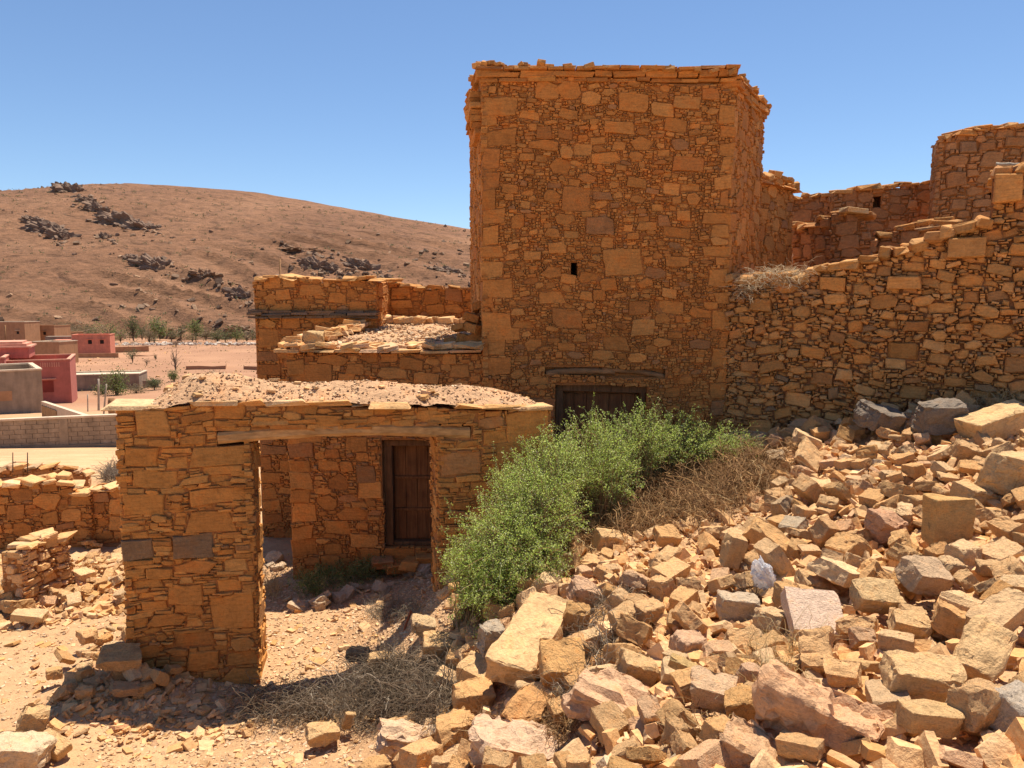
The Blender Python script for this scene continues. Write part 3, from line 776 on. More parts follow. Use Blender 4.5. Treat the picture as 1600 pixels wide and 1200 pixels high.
# ------------------------------------------------------------------ dry stacked wall on the right
dry=empty('dry_stone_wall',(4.4,8.9,2),'dry stacked stone wall on the right, stepping up as it nears','wall')
D0=V2(1128,560,9.72); D1=V2(1690,500,7.75)
pd=Plane(D0,D1)
dprof=prof_px(pd,[(1128,436),(1160,440),(1255,438),(1262,425),(1330,418),(1380,402),(1430,392),(1470,372),(1548,348)])
uS,zS=pd.px(1549,275); uE,zE=pd.px(1690,262)
dprof+=[(uS,zS),(uE,zE)]
masonry(dry,pd,dprof,1.75,ST_DRY,150,thick=.75,nobj=300)
coping(dry,pd,dprof,.7,rng,(.12,.28,.06,.15),3,PAL_DRY,u1=pd.L,over=.07,sink=.35)
for (a,b_,c_,d_) in ((1552,318,1600,272),(1480,405,1540,370),(1388,452,1440,432)):
    p0=pd.px(a,b_); p1_=pd.px(c_,d_)
    put_block(rng,'stone',M['stone'],dry,pd.at((p0[0]+p1_[0])/2,(p0[1]+p1_[1])/2,-.05),(p1_[0]-p0[0],.3,p1_[1]-p0[1]),(0,0,math.atan2(pd.U.y,pd.U.x)),pick(rng,PAL_DRY),.1,.12)

# ------------------------------------------------------------------ ruined walls beyond, right
def ruin(name,label,pxa,ya,pxb,yb,pts,zb,seed,style=None,thick=.45,nobj=120,holes_px=(),pym=350,cop=1,tone=1.0,cpal=PAL_DRY,cat='wall'):
    A=V2(pxa,pym,ya); B=V2(pxb,pym,yb); pl=Plane(A,B)
    o=empty(name,((A.x+B.x)/2,(A.y+B.y)/2,zb),label,cat)
    pr_=prof_px(pl,pts); hs=[]
    for (a,b_,c_,d_) in holes_px:
        q0=pl.px(a,d_); q1=pl.px(c_,b_); hs.append((q0[0],q1[0],q0[1],q1[1]))
    masonry(o,pl,pr_,zb,style or ST_FAR,seed,hs,thick,nobj,tone=tone)
    r=random.Random(seed+1)
    for (ea,eb,zz) in ((pl.at(-.004,0,-thick),pl.at(-.004,0,0),pr_[0][1]),(pl.at(pl.L+.004,0,0),pl.at(pl.L+.004,0,-thick),pr_[-1][1])):
        ep=Plane((ea.x,ea.y),(eb.x,eb.y)); masonry(o,ep,[(0,zz),(ep.L,zz)],zb,style or ST_FAR,seed+7,core=False,nobj=25)
    for (ha,hb,z0,z1) in hs:
        V=[pl.at(u,z,w) for z in (z0-.05,z1+.05) for (u,w) in ((ha-.05,-thick+.06),(hb+.05,-thick+.06),(hb+.05,-thick-.08),(ha-.05,-thick-.08))]
        bb=Buf(); bb.add([tuple(v) for v in V],[(3,2,1,0),(4,5,6,7),(0,1,5,4),(1,2,6,5),(2,3,7,6),(3,0,4,7)]); bb.C=[]; bb.build('added_hole_back',M['drycore'],o)  # made-up backing block, added so the hole reads dark instead of showing sky
    if cop: coping(o,pl,pr_,thick,r,(.12,.3,.04,.1),cop,cpal)
    return o,pl,pr_
ruin('ruined_wall','orange stone wall end beside the tower annex, far right ruins',1225,14.6,1302,14.2,[(1225,318),(1250,309),(1302,306)],2.6,201)
ruin('ruined_wall','long ruined stone wall with a small square window hole',1298,13.9,1466,13.4,[(1298,303),(1330,298),(1400,292),(1466,286)],2.6,202,holes_px=[(1364,306,1377,326)],nobj=200)
ruin('ruined_wall','high ruined stone wall with flat slab coping at the right edge',1459,12.6,1680,12.0,[(1459,222),(1478,216),(1530,203),(1600,198),(1680,196)],2.6,203,holes_px=[(1543,300,1556,312)],nobj=260)
ro,rp,rr=ruin('ruined_wall','broken wall stub topped by one thick pale slab',1300,11.9,1368,11.6,[(1288,336),(1305,334),(1345,333),(1352,350),(1368,372)],2.4,204,nobj=120)
put_block(rng,'top_slab',M['stone'],ro,P(1333,330,11.7),(.32,.3,.07),(.02,.12,.05),(.6,.4,.2),.1)
ruin('ruined_wall','shaded side wall of the broken stub next to the annex',1238,13.0,1304,11.95,[(1238,352),(1262,360),(1280,345),(1304,335)],2.4,205,nobj=80,pym=380)
ruin('ruined_wall','low broken wall with jagged sunlit top behind the stacked wall',1362,11.8,1470,11.3,[(1362,372),(1385,372),(1405,362),(1430,352),(1470,348)],2.4,206,nobj=90,cop=2,pym=380)
ruin('ruined_wall','collapsed rubble wall remnant under the high coped wall',1425,10.6,1520,10.2,[(1425,372),(1450,356),(1480,352),(1520,360)],2.4,207,nobj=80,cop=2,pym=380)

# ------------------------------------------------------------------ ruined walls, left
lw,lp,lr=ruin('ruined_wall','long shaded stone wall with ragged sunlit top left of the gateway',-60,10.6,142,10.9,[(-60,768),(0,762),(50,757),(95,755),(104,764),(125,772),(142,778)],-.4,211,ST_HOUSE,.45,260,cop=2,pym=820,cpal=PAL_RUB)
ruin('ruined_wall','shorter wall length with a crack beside the gateway pier',143,10.95,215,11.0,[(143,768),(170,765),(215,763)],-.4,212,ST_HOUSE,.45,120,cop=1,pym=820,cpal=PAL_RUB)
ruin('ruined_wall','low back wall with slab coping ending in a point, left',-60,13.5,136,14.3,[(-60,738),(0,735),(50,731),(90,733),(136,741)],-.5,213,ST_FAR,.5,120,cop=1,pym=740,cpal=PAL_RUB)
st,sp_,sr=ruin('ruined_pier','small crumbling stone stub standing in the left rubble',36,8.75,112,9.35,[(36,868),(45,858),(70,845),(92,838),(104,843),(112,868)],-.1,214,S(c=.025,classes=[(.16,.26,.09,.15,.1,200),(.1,.18,.06,.1,.2,500)],fill=(.05,.12,.03,.05,.1),proud=(-.02,.04),bev=.018,tilt=.2,pal=PAL_RUB,joint=.013,recess=.03),.35,100,cop=2,pym=880,cpal=PAL_RUB,cat='wall stub')

# ------------------------------------------------------------------ loose rock
def rock_bm(seed,dims=(1,.75,.55),cuts=8,depth=(.7,.93)):
    """angular stone: a box cut by random planes"""
    rg=random.Random(seed); hx,hy,hz_=dims[0]/2,dims[1]/2,dims[2]/2
    bm=bmesh.new()
    for c in _C: bm.verts.new(((1 if c[0] else -1)*hx*rg.uniform(.9,1.05),(1 if c[1] else -1)*hy*rg.uniform(.9,1.05),(1 if c[2] else -1)*hz_*rg.uniform(.9,1.05)))
    bmesh.ops.convex_hull(bm,input=bm.verts[:])
    for _ in range(cuts):
        n=Vector((rg.gauss(0,1)/hx,rg.gauss(0,1)/hy,rg.gauss(0,1)/hz_)).normalized()
        sup=max(v.co.dot(n) for v in bm.verts); d=sup*rg.uniform(*depth)
        r=bmesh.ops.bisect_plane(bm,geom=bm.verts[:]+bm.edges[:]+bm.faces[:],plane_co=n*d,plane_no=n,clear_outer=True)
        ed=[e for e in r['geom_cut'] if isinstance(e,bmesh.types.BMEdge)]
        if ed: bmesh.ops.contextual_create(bm,geom=ed)
    bmesh.ops.remove_doubles(bm,verts=bm.verts,dist=.004*max(dims))
    bmesh.ops.dissolve_limit(bm,angle_limit=.06,verts=bm.verts,edges=bm.edges)
    bmesh.ops.recalc_face_normals(bm,faces=bm.faces)
    return bm
def rock_mesh(name,seed,dims=(1,.75,.55),cuts=8,depth=(.7,.93),bev=.045,sub=3,rough=.085,lam=0.0):
    bm=rock_bm(seed,dims,cuts,depth); m=min(dims)
    try: bmesh.ops.bevel(bm,geom=bm.edges[:],offset=bev*m,offset_type='OFFSET',segments=1,profile=.5,affect='EDGES',clamp_overlap=True)
    except Exception: pass
    bmesh.ops.triangulate(bm,faces=bm.faces[:])
    L=max(dims)
    for k in range(sub):
        es=[e for e in bm.edges if e.calc_length()>L*(.26 if k==0 else .15 if k==1 else .09)]
        if es: bmesh.ops.subdivide_edges(bm,edges=es,cuts=1); bmesh.ops.triangulate(bm,faces=bm.faces[:])
    bm.normal_update(); off=Vector((seed*1.7,seed*.9,seed*.3)); mv=[]
    for v in bm.verts:
        p=v.co/m; n=noise.fractal(p*1.3+off,.9,2.1,4)*rough+abs(noise.noise(p*3.1+off))*rough*.6
        ds=noise.voronoi(p*1.5+off)[0]; n+=(noise.cell(p*1.25+off*2)*.5-.25)*rough*1.1-max(0,.10-(ds[1]-ds[0]))*rough*6
        d=v.normal*n*m
        if lam: d+=Vector((v.normal.x,v.normal.y,0))*m*lam*(noise.noise(Vector((p.z*9,seed,0)))+.3*noise.noise(Vector((p.z*23,p.x,seed))))
        mv.append(d)
    for v,d in zip(bm.verts,mv): v.co+=d
    me=bpy.data.meshes.new(name); bm.to_mesh(me); bm.free()
    me.polygons.foreach_set('use_smooth',np.ones(len(me.polygons),bool)); me.set_sharp_from_angle(angle=math.radians(27))
    set_col(me,(1,1,1)); me.materials.append(M['rock'])
    return me
ROCKS=[rock_mesh('rubble_rock',100+i,(1,random.Random(i).uniform(.6,.95),random.Random(i+50).uniform(.26,.75)),random.Random(i+9).randint(4,9),(.68,.92)) for i in range(34)]
CUT=[rock_mesh('block_rock',300+i,(1,random.Random(i).uniform(.55,.9),random.Random(i+5).uniform(.35,.7)),random.Random(i).randint(3,5),(.76,.93),.035,3,.07) for i in range(10)]
LOWR=[]
for i in range(14):
    bm=rock_bm(500+i,(1,random.Random(i).uniform(.55,.95),random.Random(i+3).uniform(.22,.7)),4,(.66,.9)); bmesh.ops.triangulate(bm,faces=bm.faces[:])
    bm.verts.index_update()
    LOWR.append((np.array([v.co[:] for v in bm.verts],np.float32),np.array([[v.index for v in f.verts] for f in bm.faces],np.int32))); bm.free()
CHIP=[]
for i in range(12):
    bm=rock_bm(700+i,(1,random.Random(i).uniform(.5,.95),random.Random(i+3).uniform(.16,.4)),2); bmesh.ops.triangulate(bm,faces=bm.faces[:])
    bm.verts.index_update()
    CHIP.append((np.array([v.co[:] for v in bm.verts],np.float32),np.array([[v.index for v in f.verts] for f in bm.faces],np.int32))); bm.free()
def scatter(name,shapes,pos,size,tilt,cols,rng_np,parent=None,mat='chip',kind='stuff',full=False):
    """one joined mesh of many small stones"""
    n=len(pos); which=rng_np.integers(0,len(shapes),n); Vs=[];Fs=[];Cs=[]; base=0
    a=rng_np.uniform(0,2*np.pi,n); tx=rng_np.normal(0,tilt,n); ty=rng_np.normal(0,tilt,n)
    if full: tx=rng_np.uniform(0,6.28,n); ty=rng_np.uniform(0,6.28,n)
    for s,(SV,SF) in enumerate(shapes):
        k=np.where(which==s)[0]
        if len(k)==0: continue
        ca,sa=np.cos(a[k]),np.sin(a[k]); cx,sx=np.cos(tx[k]),np.sin(tx[k]); cy,sy=np.cos(ty[k]),np.sin(ty[k])
        z0=np.zeros_like(ca); o1=z0+1
        Rz=np.stack([ca,-sa,z0,sa,ca,z0,z0,z0,o1],1).reshape(-1,3,3); Rx=np.stack([o1,z0,z0,z0,cx,-sx,z0,sx,cx],1).reshape(-1,3,3); Ry=np.stack([cy,z0,sy,z0,o1,z0,-sy,z0,cy],1).reshape(-1,3,3)
        R=Rx@Ry@Rz; V=np.einsum('nij,vj->nvi',R,SV)*size[k][:,None,None]+pos[k][:,None,:]
        nv=len(SV); Fi=(SF[None]+ (np.arange(len(k))*nv)[:,None,None]+base).reshape(-1,3); base+=len(k)*nv
        Vs.append(V.reshape(-1,3)); Fs.append(Fi); Cs.append(np.repeat(cols[k],nv,0))
    o=put(name,mesh_np(name,np.concatenate(Vs),np.concatenate(Fs),np.concatenate(Cs)),M[mat])
    if parent: o.parent=parent; o.location=-wloc(parent)
    if kind: o['kind']=kind
    return o
def cols_np(rn,n,pal,var=.15):
    w=np.array([p[0] for p in pal],float); k=rn.choice(len(pal),n,p=w/w.sum()); c=np.array([p[1:] for p in pal])[k]
    return (c*(1+rn.uniform(-var,var,(n,1)))).astype(np.float32)
RN=np.random.default_rng(4)

# where the heap lies: a soft mask in plan
def heap_mask(x,y):
    """1 on the rubble heap, 0 on the bare path"""
    edge=np.interp(y,[2.5,4.5,5.6,6.4,7.0,7.6,8.4,9.6],[-1.1,-.85,-.55,-.4,-.4,-.25,.2,1.0])
    return smooth(-.4,.35,x-edge)
def in_view(x,y,z,m=40):
    zc=y*CP-(z-EYE)*SP; yc=y*SP+(z-EYE)*CP
    px=800+1200*x/zc; py=600-1200*yc/zc
    return (zc>.5)&(px>-m)&(px<1600+m)&(py>-m)&(py<1200+m+40),px,py
def wall_clear(x,y):
    """keeps loose stone off the standing walls"""
    ok=np.ones_like(x,bool)
    for pl,t in ((pg,gt),(pd,.8),(pf,.6),(ph,.5)):
        rel=np.stack([x-pl.A.x,y-pl.A.y],0); u=rel[0]*pl.U.x+rel[1]*pl.U.y; w=rel[0]*pl.N.x+rel[1]*pl.N.y
        inside=(u>-.05)&(u<pl.L+.1)&(w<.03)&(w>-t-.1)
        if pl is pg: inside&=~((u>j0+.03)&(u<j1-.03))
        ok&=~inside
    return ok

# ------------------------------------------------------------------ notable rocks, each placed and shaped by hand
rg=random.Random(21)
NAMED=[]
def big_rock(px,py,wpx,dims,rot,col,label,seed,cuts=4,depth=(.82,.95),rough=.04,lam=0.0,sink=.3,name='rock',cat='rock',dz=0.0,sub=3,group=None):
    """dims relative; wpx is its width in the photo"""
    p=hit(px,py); dist=(Vector(p)-Vector((0,0,EYE))).length; s=wpx/1200*dist*.80
    me=rock_mesh(name,seed,dims,cuts+3,(depth[0]-.03,depth[1]),.035,max(3,sub),rough*1.5+.02,lam*1.4)
    o=put(name,me,None,None,(p.x,p.y,p.z+.085+dims[2]*s*(.5-sink*.8)+dz)); o.rotation_euler=rot; o.color=(*col,1); o.scale=(s,s,s)
    setp(o,label,cat,group); NAMED.append((p.x,p.y,s*.5)); return o
TAN=(.65,.41,.195); PALE=(.70,.50,.36); SLATE=(.21,.165,.125); PINK=(.63,.39,.235); ORA=(.63,.36,.15); GREY=(.49,.39,.29)
_a=hit(796,1098); _b=hit(868,985); _d=(_b-_a); _l=_d.length*1.0; _x=_d.normalized(); _y=Vector((-_x.y,_x.x,0.12)).normalized(); _z=_x.cross(_y).normalized(); _y=_z.cross(_x)
_o=put('stone_block',rock_mesh('stone_block',1,(1,.5,.3),4,(.84,.95),.03,4,.09,.14),None,None,(_a+_b)/2+Vector((0,0,.19))); _o.scale=(_l,_l,_l); _o.rotation_euler=Matrix((_x,_y,_z)).transposed().to_euler(); _o.color=(*TAN,1)
setp(_o,'long tan laminated stone block leaning on the heap beside the grey stump','stone block')
for _t in (.15,.5,.85): NAMED.append((_a.x+_d.x*_t,_a.y+_d.y*_t,_l*.26))
big_rock(768,1062,58,(.8,.8,.95),(.08,.05,.4),(.46,.365,.26),'grey weathered stump-like stone standing on a tan slab',2,5,(.8,.95),.07,.05,.0,'rock','rock',dz=.12)
big_rock(752,1085,80,(1,.65,.42),(.25,.2,-.5),TAN,'tan slab under the grey stump-like stone',3,3,sink=.1,dz=.02)
big_rock(738,1118,70,(1,.8,.6),(.1,.1,.2),ORA,'orange angular stone lowest of the small stack by the dry brush',4,4,sink=.2)
big_rock(815,1152,100,(1,.6,.7),(.6,-.3,1.0),(.6,.31,.12),'orange rock wedged below the long laminated block',5,4,sink=.35)
big_rock(1270,1012,92,(1,.34,1.0),(-1.02,.08,-.05),PALE,'flat pale pinkish square slab tilted toward the viewer',6,1,(.94,.98),.02,0,.28,'stone_slab','stone slab',dz=.03)
big_rock(1478,862,72,(1,.55,1.12),(-.08,.05,.05),(.60,.35,.13),'upright squared tan block standing on end in the rubble',7,1,(.94,.99),.02,.02,.12,'stone_block','stone block')
big_rock(1374,690,74,(1,.7,.55),(.25,.25,.25),SLATE,'dark slate boulder, left one of the pair below the stacked wall',8,5,rough=.06,lam=.05,sink=.15,name='boulder',cat='boulder',dz=.06)
big_rock(1466,694,72,(1,.75,.72),(.12,-.05,-.12),(.23,.18,.135),'blocky dark slate boulder, right one of the pair below the stacked wall',9,3,rough=.05,lam=.07,sink=.1,name='boulder',cat='boulder',dz=.05)
big_rock(1290,1165,200,(1,.62,.5),(.15,.28,-.5),(.62,.355,.19),'largest pinkish bedrock boulder bulging at the bottom right',10,6,(.75,.92),.10,.03,.42,'boulder','boulder',sub=4)
big_rock(1180,1215,120,(1,.7,.4),(.2,.2,-.6),(.62,.37,.2),'pink bedrock hump left of the largest bottom boulder',11,6,(.75,.92),.10,.04,.4,'boulder','boulder')
big_rock(960,1125,150,(1,.8,.35),(.1,.35,-.35),(.62,.38,.22),'layered pinkish outcrop at the bottom, right of the long block',12,6,(.75,.92),.11,.12,.4,'boulder','boulder')
big_rock(800,1195,160,(1,.6,.3),(.05,.1,-.2),(.62,.41,.26),'crumbly pale bedrock at the bottom edge, centre',13,6,(.75,.92),.12,.10,.45,'boulder','boulder')
big_rock(640,1180,110,(1,.6,.4),(.05,.2,.3),(.63,.43,.27),'crumbly pale rock in front of the dry brush',14,6,(.75,.92),.12,.10,.4,'boulder','boulder')
big_rock(505,1168,55,(1,.8,.5),(.1,.1,.4),TAN,'rounded tan stone with a pit in front of the dry brush',15,7,(.7,.9),.05,0,.25)
big_rock(545,1150,30,(.6,.4,1),(.2,.3,.4),TAN,'small upright tan stone right of the pitted stone',16,4,sink=.2)
big_rock(190,1068,66,(1,.7,.27),(.25,.1,.35),(.5,.285,.12),'wide flat brown slab in the stone pile at the gateway pier',17,6,(.72,.92),sink=.05,name='stone_slab',cat='stone slab',dz=.12)
big_rock(198,1095,40,(1,.7,.35),(.1,.1,.4),(.5,.29,.14),'brown slab just below the wide slab at the pier',18,3,sink=.2,name='stone_slab',cat='stone slab')
big_rock(55,1165,42,(1,.8,.75),(.1,.2,.5),TAN,'round tan stone sitting on pale rock at bottom left',19,7,(.7,.9),sink=.1,dz=.08)
big_rock(30,1200,90,(1,.7,.5),(.1,.1,.2),(.63,.46,.29),'smooth pale boulder at the bottom left corner',20,7,(.7,.9),.05,0,.35,'boulder','boulder')
big_rock(85,1185,50,(1,.6,.4),(.2,.3,-.3),TAN,'angular tan stone right of the corner boulder',21,4)
big_rock(48,978,46,(1,.6,.3),(.05,.15,.1),(.62,.42,.22),'flat pale stone lying alone on the left path',22,4,sink=.2)
big_rock(1440,1122,118,(1,.6,.42),(.25,.12,-.12),TAN,'long tan block with hatched face at lower right',23,3,sink=.12,name='stone_block',cat='stone block',dz=.05)
big_rock(1448,1165,92,(1,.5,.42),(.1,.08,-.08),(.62,.39,.18),'tan block with a grey patch in front of the hatched block',24,3,sink=.2,name='stone_block',cat='stone block')
big_rock(1525,1160,75,(.9,.7,1.05),(.1,.15,.3),(.6,.36,.17),'rounded orange stone at the bottom right',25,7,(.72,.9),sink=.25)
big_rock(1585,1160,80,(1,.8,.7),(.3,.2,.5),GREY,'grey streaked rock at the bottom right corner',26,4,sink=.3)
big_rock(1530,1085,115,(1,.55,.45),(.3,-.45,.65),TAN,'big tan rock leaning diagonally above the bottom right stones',27,5,sink=.15,dz=.06)
big_rock(1555,1020,120,(1,.42,.36),(.2,-.25,.55),(.58,.37,.19),'long tan slab sloping up to the right edge',28,4,sink=.15,dz=.05,name='stone_slab',cat='stone slab')
big_rock(1440,950,72,(1,.8,.6),(.45,.2,.3),(.55,.37,.22),'tan stone with a hollow face right of the pale slab',29,5,sink=.15,dz=.06)
big_rock(1365,975,76,(1,.7,.5),(.55,.1,.05),(.62,.41,.2),'flat faced tan stone just right of the pale slab',30,3,sink=.15,dz=.04)
big_rock(1380,860,62,(1,.85,.85),(.3,.2,.6),(.55,.31,.18),'rounded pinkish stone left of the upright block',31,8,(.68,.88),sink=.2)
big_rock(1285,860,56,(1,.8,.8),(.5,.3,.6),(.58,.34,.16),'many sided tan stone uphill of the plastic bag',32,7,(.7,.9),sink=.2)
big_rock(1145,905,52,(.75,.6,1.1),(.1,.25,.2),TAN,'upright tan stone beside the plastic bag',33,3,sink=.15,dz=.05)
big_rock(1200,880,80,(1,.5,.4),(.3,.6,-.4),ORA,'long orange stone slanting down behind the plastic bag',34,4,sink=.1,dz=.05)
big_rock(1152,985,68,(1,.6,.6),(.1,.05,-.1),(.53,.40,.27),'greyish squared stone below the plastic bag',35,2,(.88,.97),sink=.2,dz=.03,name='stone_block',cat='stone block')
big_rock(1555,690,120,(1,.45,.3),(.15,-.25,.25),(.62,.4,.19),'long tan slab lying right of the dark boulders',36,4,sink=.15,name='stone_slab',cat='stone slab',dz=.03)
big_rock(1590,780,105,(1,.8,.7),(.1,.1,.4),(.6,.39,.19),'large tan boulder at the right edge above the upright block',37,6,(.75,.92),sink=.3,name='boulder',cat='boulder')
big_rock(1520,800,60,(1,.8,.6),(.2,.1,.3),TAN,'tan stone between the upright block and the right edge boulder',38,4)
big_rock(1420,1010,62,(1,.75,.6),(.3,.15,-.3),TAN,'tan stone below the hollow faced stone',39,4)
big_rock(1040,860,46,(1,.8,.6),(.4,.1,.3),ORA,'orange stone at the lower edge of the dry roots',40,5,sink=.2)
big_rock(950,868,50,(1,.6,.7),(.3,.2,.3),TAN,'tan stone just below the brown end of the bush',41,5,sink=.2)
big_rock(995,1078,62,(1,.8,.7),(.3,.2,.1),TAN,'tan stone right of the brush beside the long block',42,6,sink=.25)
big_rock(1112,1128,80,(1,.7,.5),(.25,.15,-.3),(.63,.41,.24),'pale pink block in the lower middle of the heap',43,3,sink=.15,dz=.04,name='stone_block',cat='stone block')
big_rock(1075,1090,72,(1,.3,.25),(.15,.3,-.45),(.55,.36,.15),'thin yellowish stone lying slanted like a stick',44,2,sink=.1,dz=.06,name='stone_slab',cat='stone slab')
big_rock(1075,1035,60,(1,.7,.6),(.2,.1,.4),PINK,'pinkish stone above the thin slanted stone',45,5)
big_rock(1170,1098,46,(.9,.7,1),(.1,.2,.3),PINK,'upright pinkish stone right of the pale pink block',46,4,sink=.25)
big_rock(910,958,54,(1,.75,.8),(.3,.4,.3),PINK,'pinkish striped stone between the bush and the dark twigs',47,5,lam=.05,sink=.15)
big_rock(850,975,45,(.7,.6,1),(.2,.5,.3),TAN,'small tan stone behind the top end of the long block',48,4,sink=.2)
big_rock(660,1000,45,(1,.7,.6),(.3,.3,.2),(.62,.43,.24),'pale tan stone beside the red stick',49,5,sink=.2)
big_rock(690,1030,70,(1,.7,.4),(.2,.2,.2),TAN,'wide tan rock in the middle of the dry brush',50,5,sink=.3)
big_rock(600,1052,55,(1,.7,.5),(.1,.1,.2),TAN,'rounded tan stone at the upper edge of the dry brush',51,7,(.7,.9),sink=.3)
big_rock(560,1042,42,(1,.5,.5),(.2,.1,.2),(.5,.32,.16),'brown squared stone at the path edge by the dry brush',52,3,sink=.15,name='stone_block',cat='stone block')
big_rock(490,525,30,(1,.85,.75),(.02,.05,.2),(.58,.38,.18),'squared boulder sitting on the front left of the low roof',53,3,(.85,.96),sink=0,name='boulder',cat='boulder')
o=bpy.data.objects['boulder'] if 0 else None
_b=[q for q in COL.objects if q.get('label','').startswith('squared boulder sitting')][0]
_p=P(490,525,9.95); _b.scale=(.27,.27,.27); _b.location=(_p.x,_p.y,zh+.16)
# blocks stacked on the low roof against the tower corner
for i,(px,py,s) in enumerate([(738,532,.26),(722,530,.2),(742,512,.24),(718,512,.17),(738,496,.2),(748,480,.18),(705,535,.16)]):
    me=CUT[i%len(CUT)]; p=P(px,py,9.98+.05*(i%2))
    o=put('fallen_block',me,None,None,(p.x,p.y,p.z)); o.scale=(s*1.1,)*3; o.rotation_euler=(rg.uniform(-.3,.3),rg.uniform(-.3,.3),rg.uniform(0,3)); o.color=(*pick(rg,PAL_WALL,.1),1)
    setp(o,['lowest right block of the stack on the low roof','low middle block of the stack on the low roof','second block up against the tower corner on the low roof','loose left block beside the roof stack','third block up against the tower corner on the low roof','topmost block of the stack against the tower corner','leftmost small block of the roof stack'][i],'stone block','blocks stacked on the low roof')

# ------------------------------------------------------------------ the 240 largest rubble stones, one by one
ZONES=[(lambda x,y,px,py: py<760 and px>1150,'lying at the foot of the stacked wall'),
       (lambda x,y,px,py: px<900 and py<1010,'on the slope under the green bush'),
       (lambda x,y,px,py: px<720,'scattered near the dry brush'),
       (lambda x,y,px,py: py<900 and px>1380,'around the upright squared block'),
       (lambda x,y,px,py: py<940 and px>1000,'in the heap uphill of the plastic bag'),
       (lambda x,y,px,py: px>1330,'in the lower right of the heap'),
       (lambda x,y,px,py: px>1050,'between the plastic bag and the bottom boulder'),
       (lambda x,y,px,py: True,'in the heap right of the long laminated block')]
def tone_word(c):
    r,g_,b_=c
    if b_/r>.6: return 'greyish'
    if b_/r>.37: return 'pinkish'
    if g_/r<.57: return 'orange'
    return 'tan'
LAND=[(o.location.copy(),o['label']) for o in COL.objects if o.get('category') in ('rock','boulder','stone block','stone slab') and 'roof' not in o.get('label','')]
SHORT={'long tan laminated':'the long laminated block','grey weathered stump':'the grey stump-like stone','flat pale pinkish':'the pale square slab','upright squared tan':'the upright squared block',
 'dark slate boulder':'the left dark boulder','blocky dark slate':'the right dark boulder','largest pinkish':'the largest bottom boulder','pink bedrock hump':'the pink bedrock hump','layered pinkish':'the layered outcrop',
 'crumbly pale bedrock':'the crumbly bottom bedrock','long tan block with':'the hatched block','rounded orange':'the rounded orange corner stone','big tan rock leaning':'the diagonal leaning rock','long tan slab sloping':'the sloping right edge slab',
 'tan stone with a hollow':'the hollow faced stone','flat faced tan':'the flat faced stone','rounded pinkish':'the rounded pinkish stone','long orange stone':'the long orange stone','greyish squared':'the greyish squared stone',
 'long tan slab lying':'the slab by the dark boulders','large tan boulder':'the right edge boulder','pale pink block':'the pale pink block','thin yellowish':'the stick-like stone','pinkish striped':'the striped pinkish stone',
 'wide tan rock':'the wide rock in the brush','orange stone at':'the orange stone by the roots','tan stone just below':'the stone under the bush end','crumbly pale rock':'the crumbly rock before the brush','pale tan stone beside':'the stone by the red stick'}
LM=[]
for l,t in LAND:
    for k_,v_ in SHORT.items():
        if t.startswith(k_): LM.append((l,v_))
def proj(p):
    zc=p[1]*CP-(p[2]-EYE)*SP; yc=p[1]*SP+(p[2]-EYE)*CP
    return 800+1200*p[0]/zc,600-1200*yc/zc
LMP=[(proj(l),v) for l,v in LM]
placed=[(x,y,r) for x,y,r in NAMED]; cnt=0; tries=0; used={}
while cnt<255 and tries<60000:
    tries+=1
    y=rg.uniform(2.9,9.4); x=rg.uniform(-1.6,5.6)
    s=min(.42,max(.13,rg.lognormvariate(math.log(.185),.33)))
    if cnt>90: s=min(s,.21)
    z=h1(x,y); ok,px,py=in_view(np.array([x]),np.array([y]),np.array([z]),10); px=px[0]; py=py[0]
    if not ok[0] or px>1640: continue
    if rg.random()>float(heap_mask(np.array([x]),np.array([y]))[0]): continue
    if 690<px<1210 and 640<py<900 and (py<900-(px-690)*.18+30): continue     # bush stands here
    if not wall_clear(np.array([x]),np.array([y]))[0]: continue
    if ((px-800)/150)**2+((py-1175)/60)**2<1 and rg.random()<.75: continue
    r=s*.46
    if any((x-a)**2+(y-b)**2<((r+c)*.74)**2 for a,b,c in placed): continue
    placed.append((x,y,r)); cnt+=1
    me=ROCKS[rg.randrange(len(ROCKS))] if rg.random()<.75 else CUT[rg.randrange(len(CUT))]
    o=put('rubble_stone',me,None,None,(x,y,z+.09+s*rg.uniform(.02,.3))); o.scale=(s,s*rg.uniform(.85,1.1),s*rg.uniform(.9,1.25))
    o.rotation_euler=(rg.gauss(0,.34),rg.gauss(0,.34),rg.uniform(0,6.28)); c=pick(rg,PAL_RUB,.12); o.color=(*c,1)
    zone=[t for f_,t in ZONES if f_(x,y,px,py)][0]
    sz='large' if s>.27 else ('mid-sized' if s>.19 else 'small')
    ld=sorted(((q[0]-px)**2+(q[1]-py)**2,q,v) for q,v in LMP)
    lab=None
    for d_,q,v in ld[:16]:
        dx,dy=px-q[0],py-q[1]; far='' if d_<90**2 else 'some way '
        where=('right of' if dx>0 else 'left of') if abs(dx)>1.6*abs(dy) else (('below' if dy>0 else 'above') if abs(dy)>1.6*abs(dx) else (('below right of' if dx>0 else 'below left of') if dy>0 else ('above right of' if dx>0 else 'above left of')))
        lab=f'{sz} {tone_word(c)} angular stone {far}{where} {v}'
        if lab not in used: break
    used[lab]=1
    setp(o,lab,'stone','rubble stones '+zone)
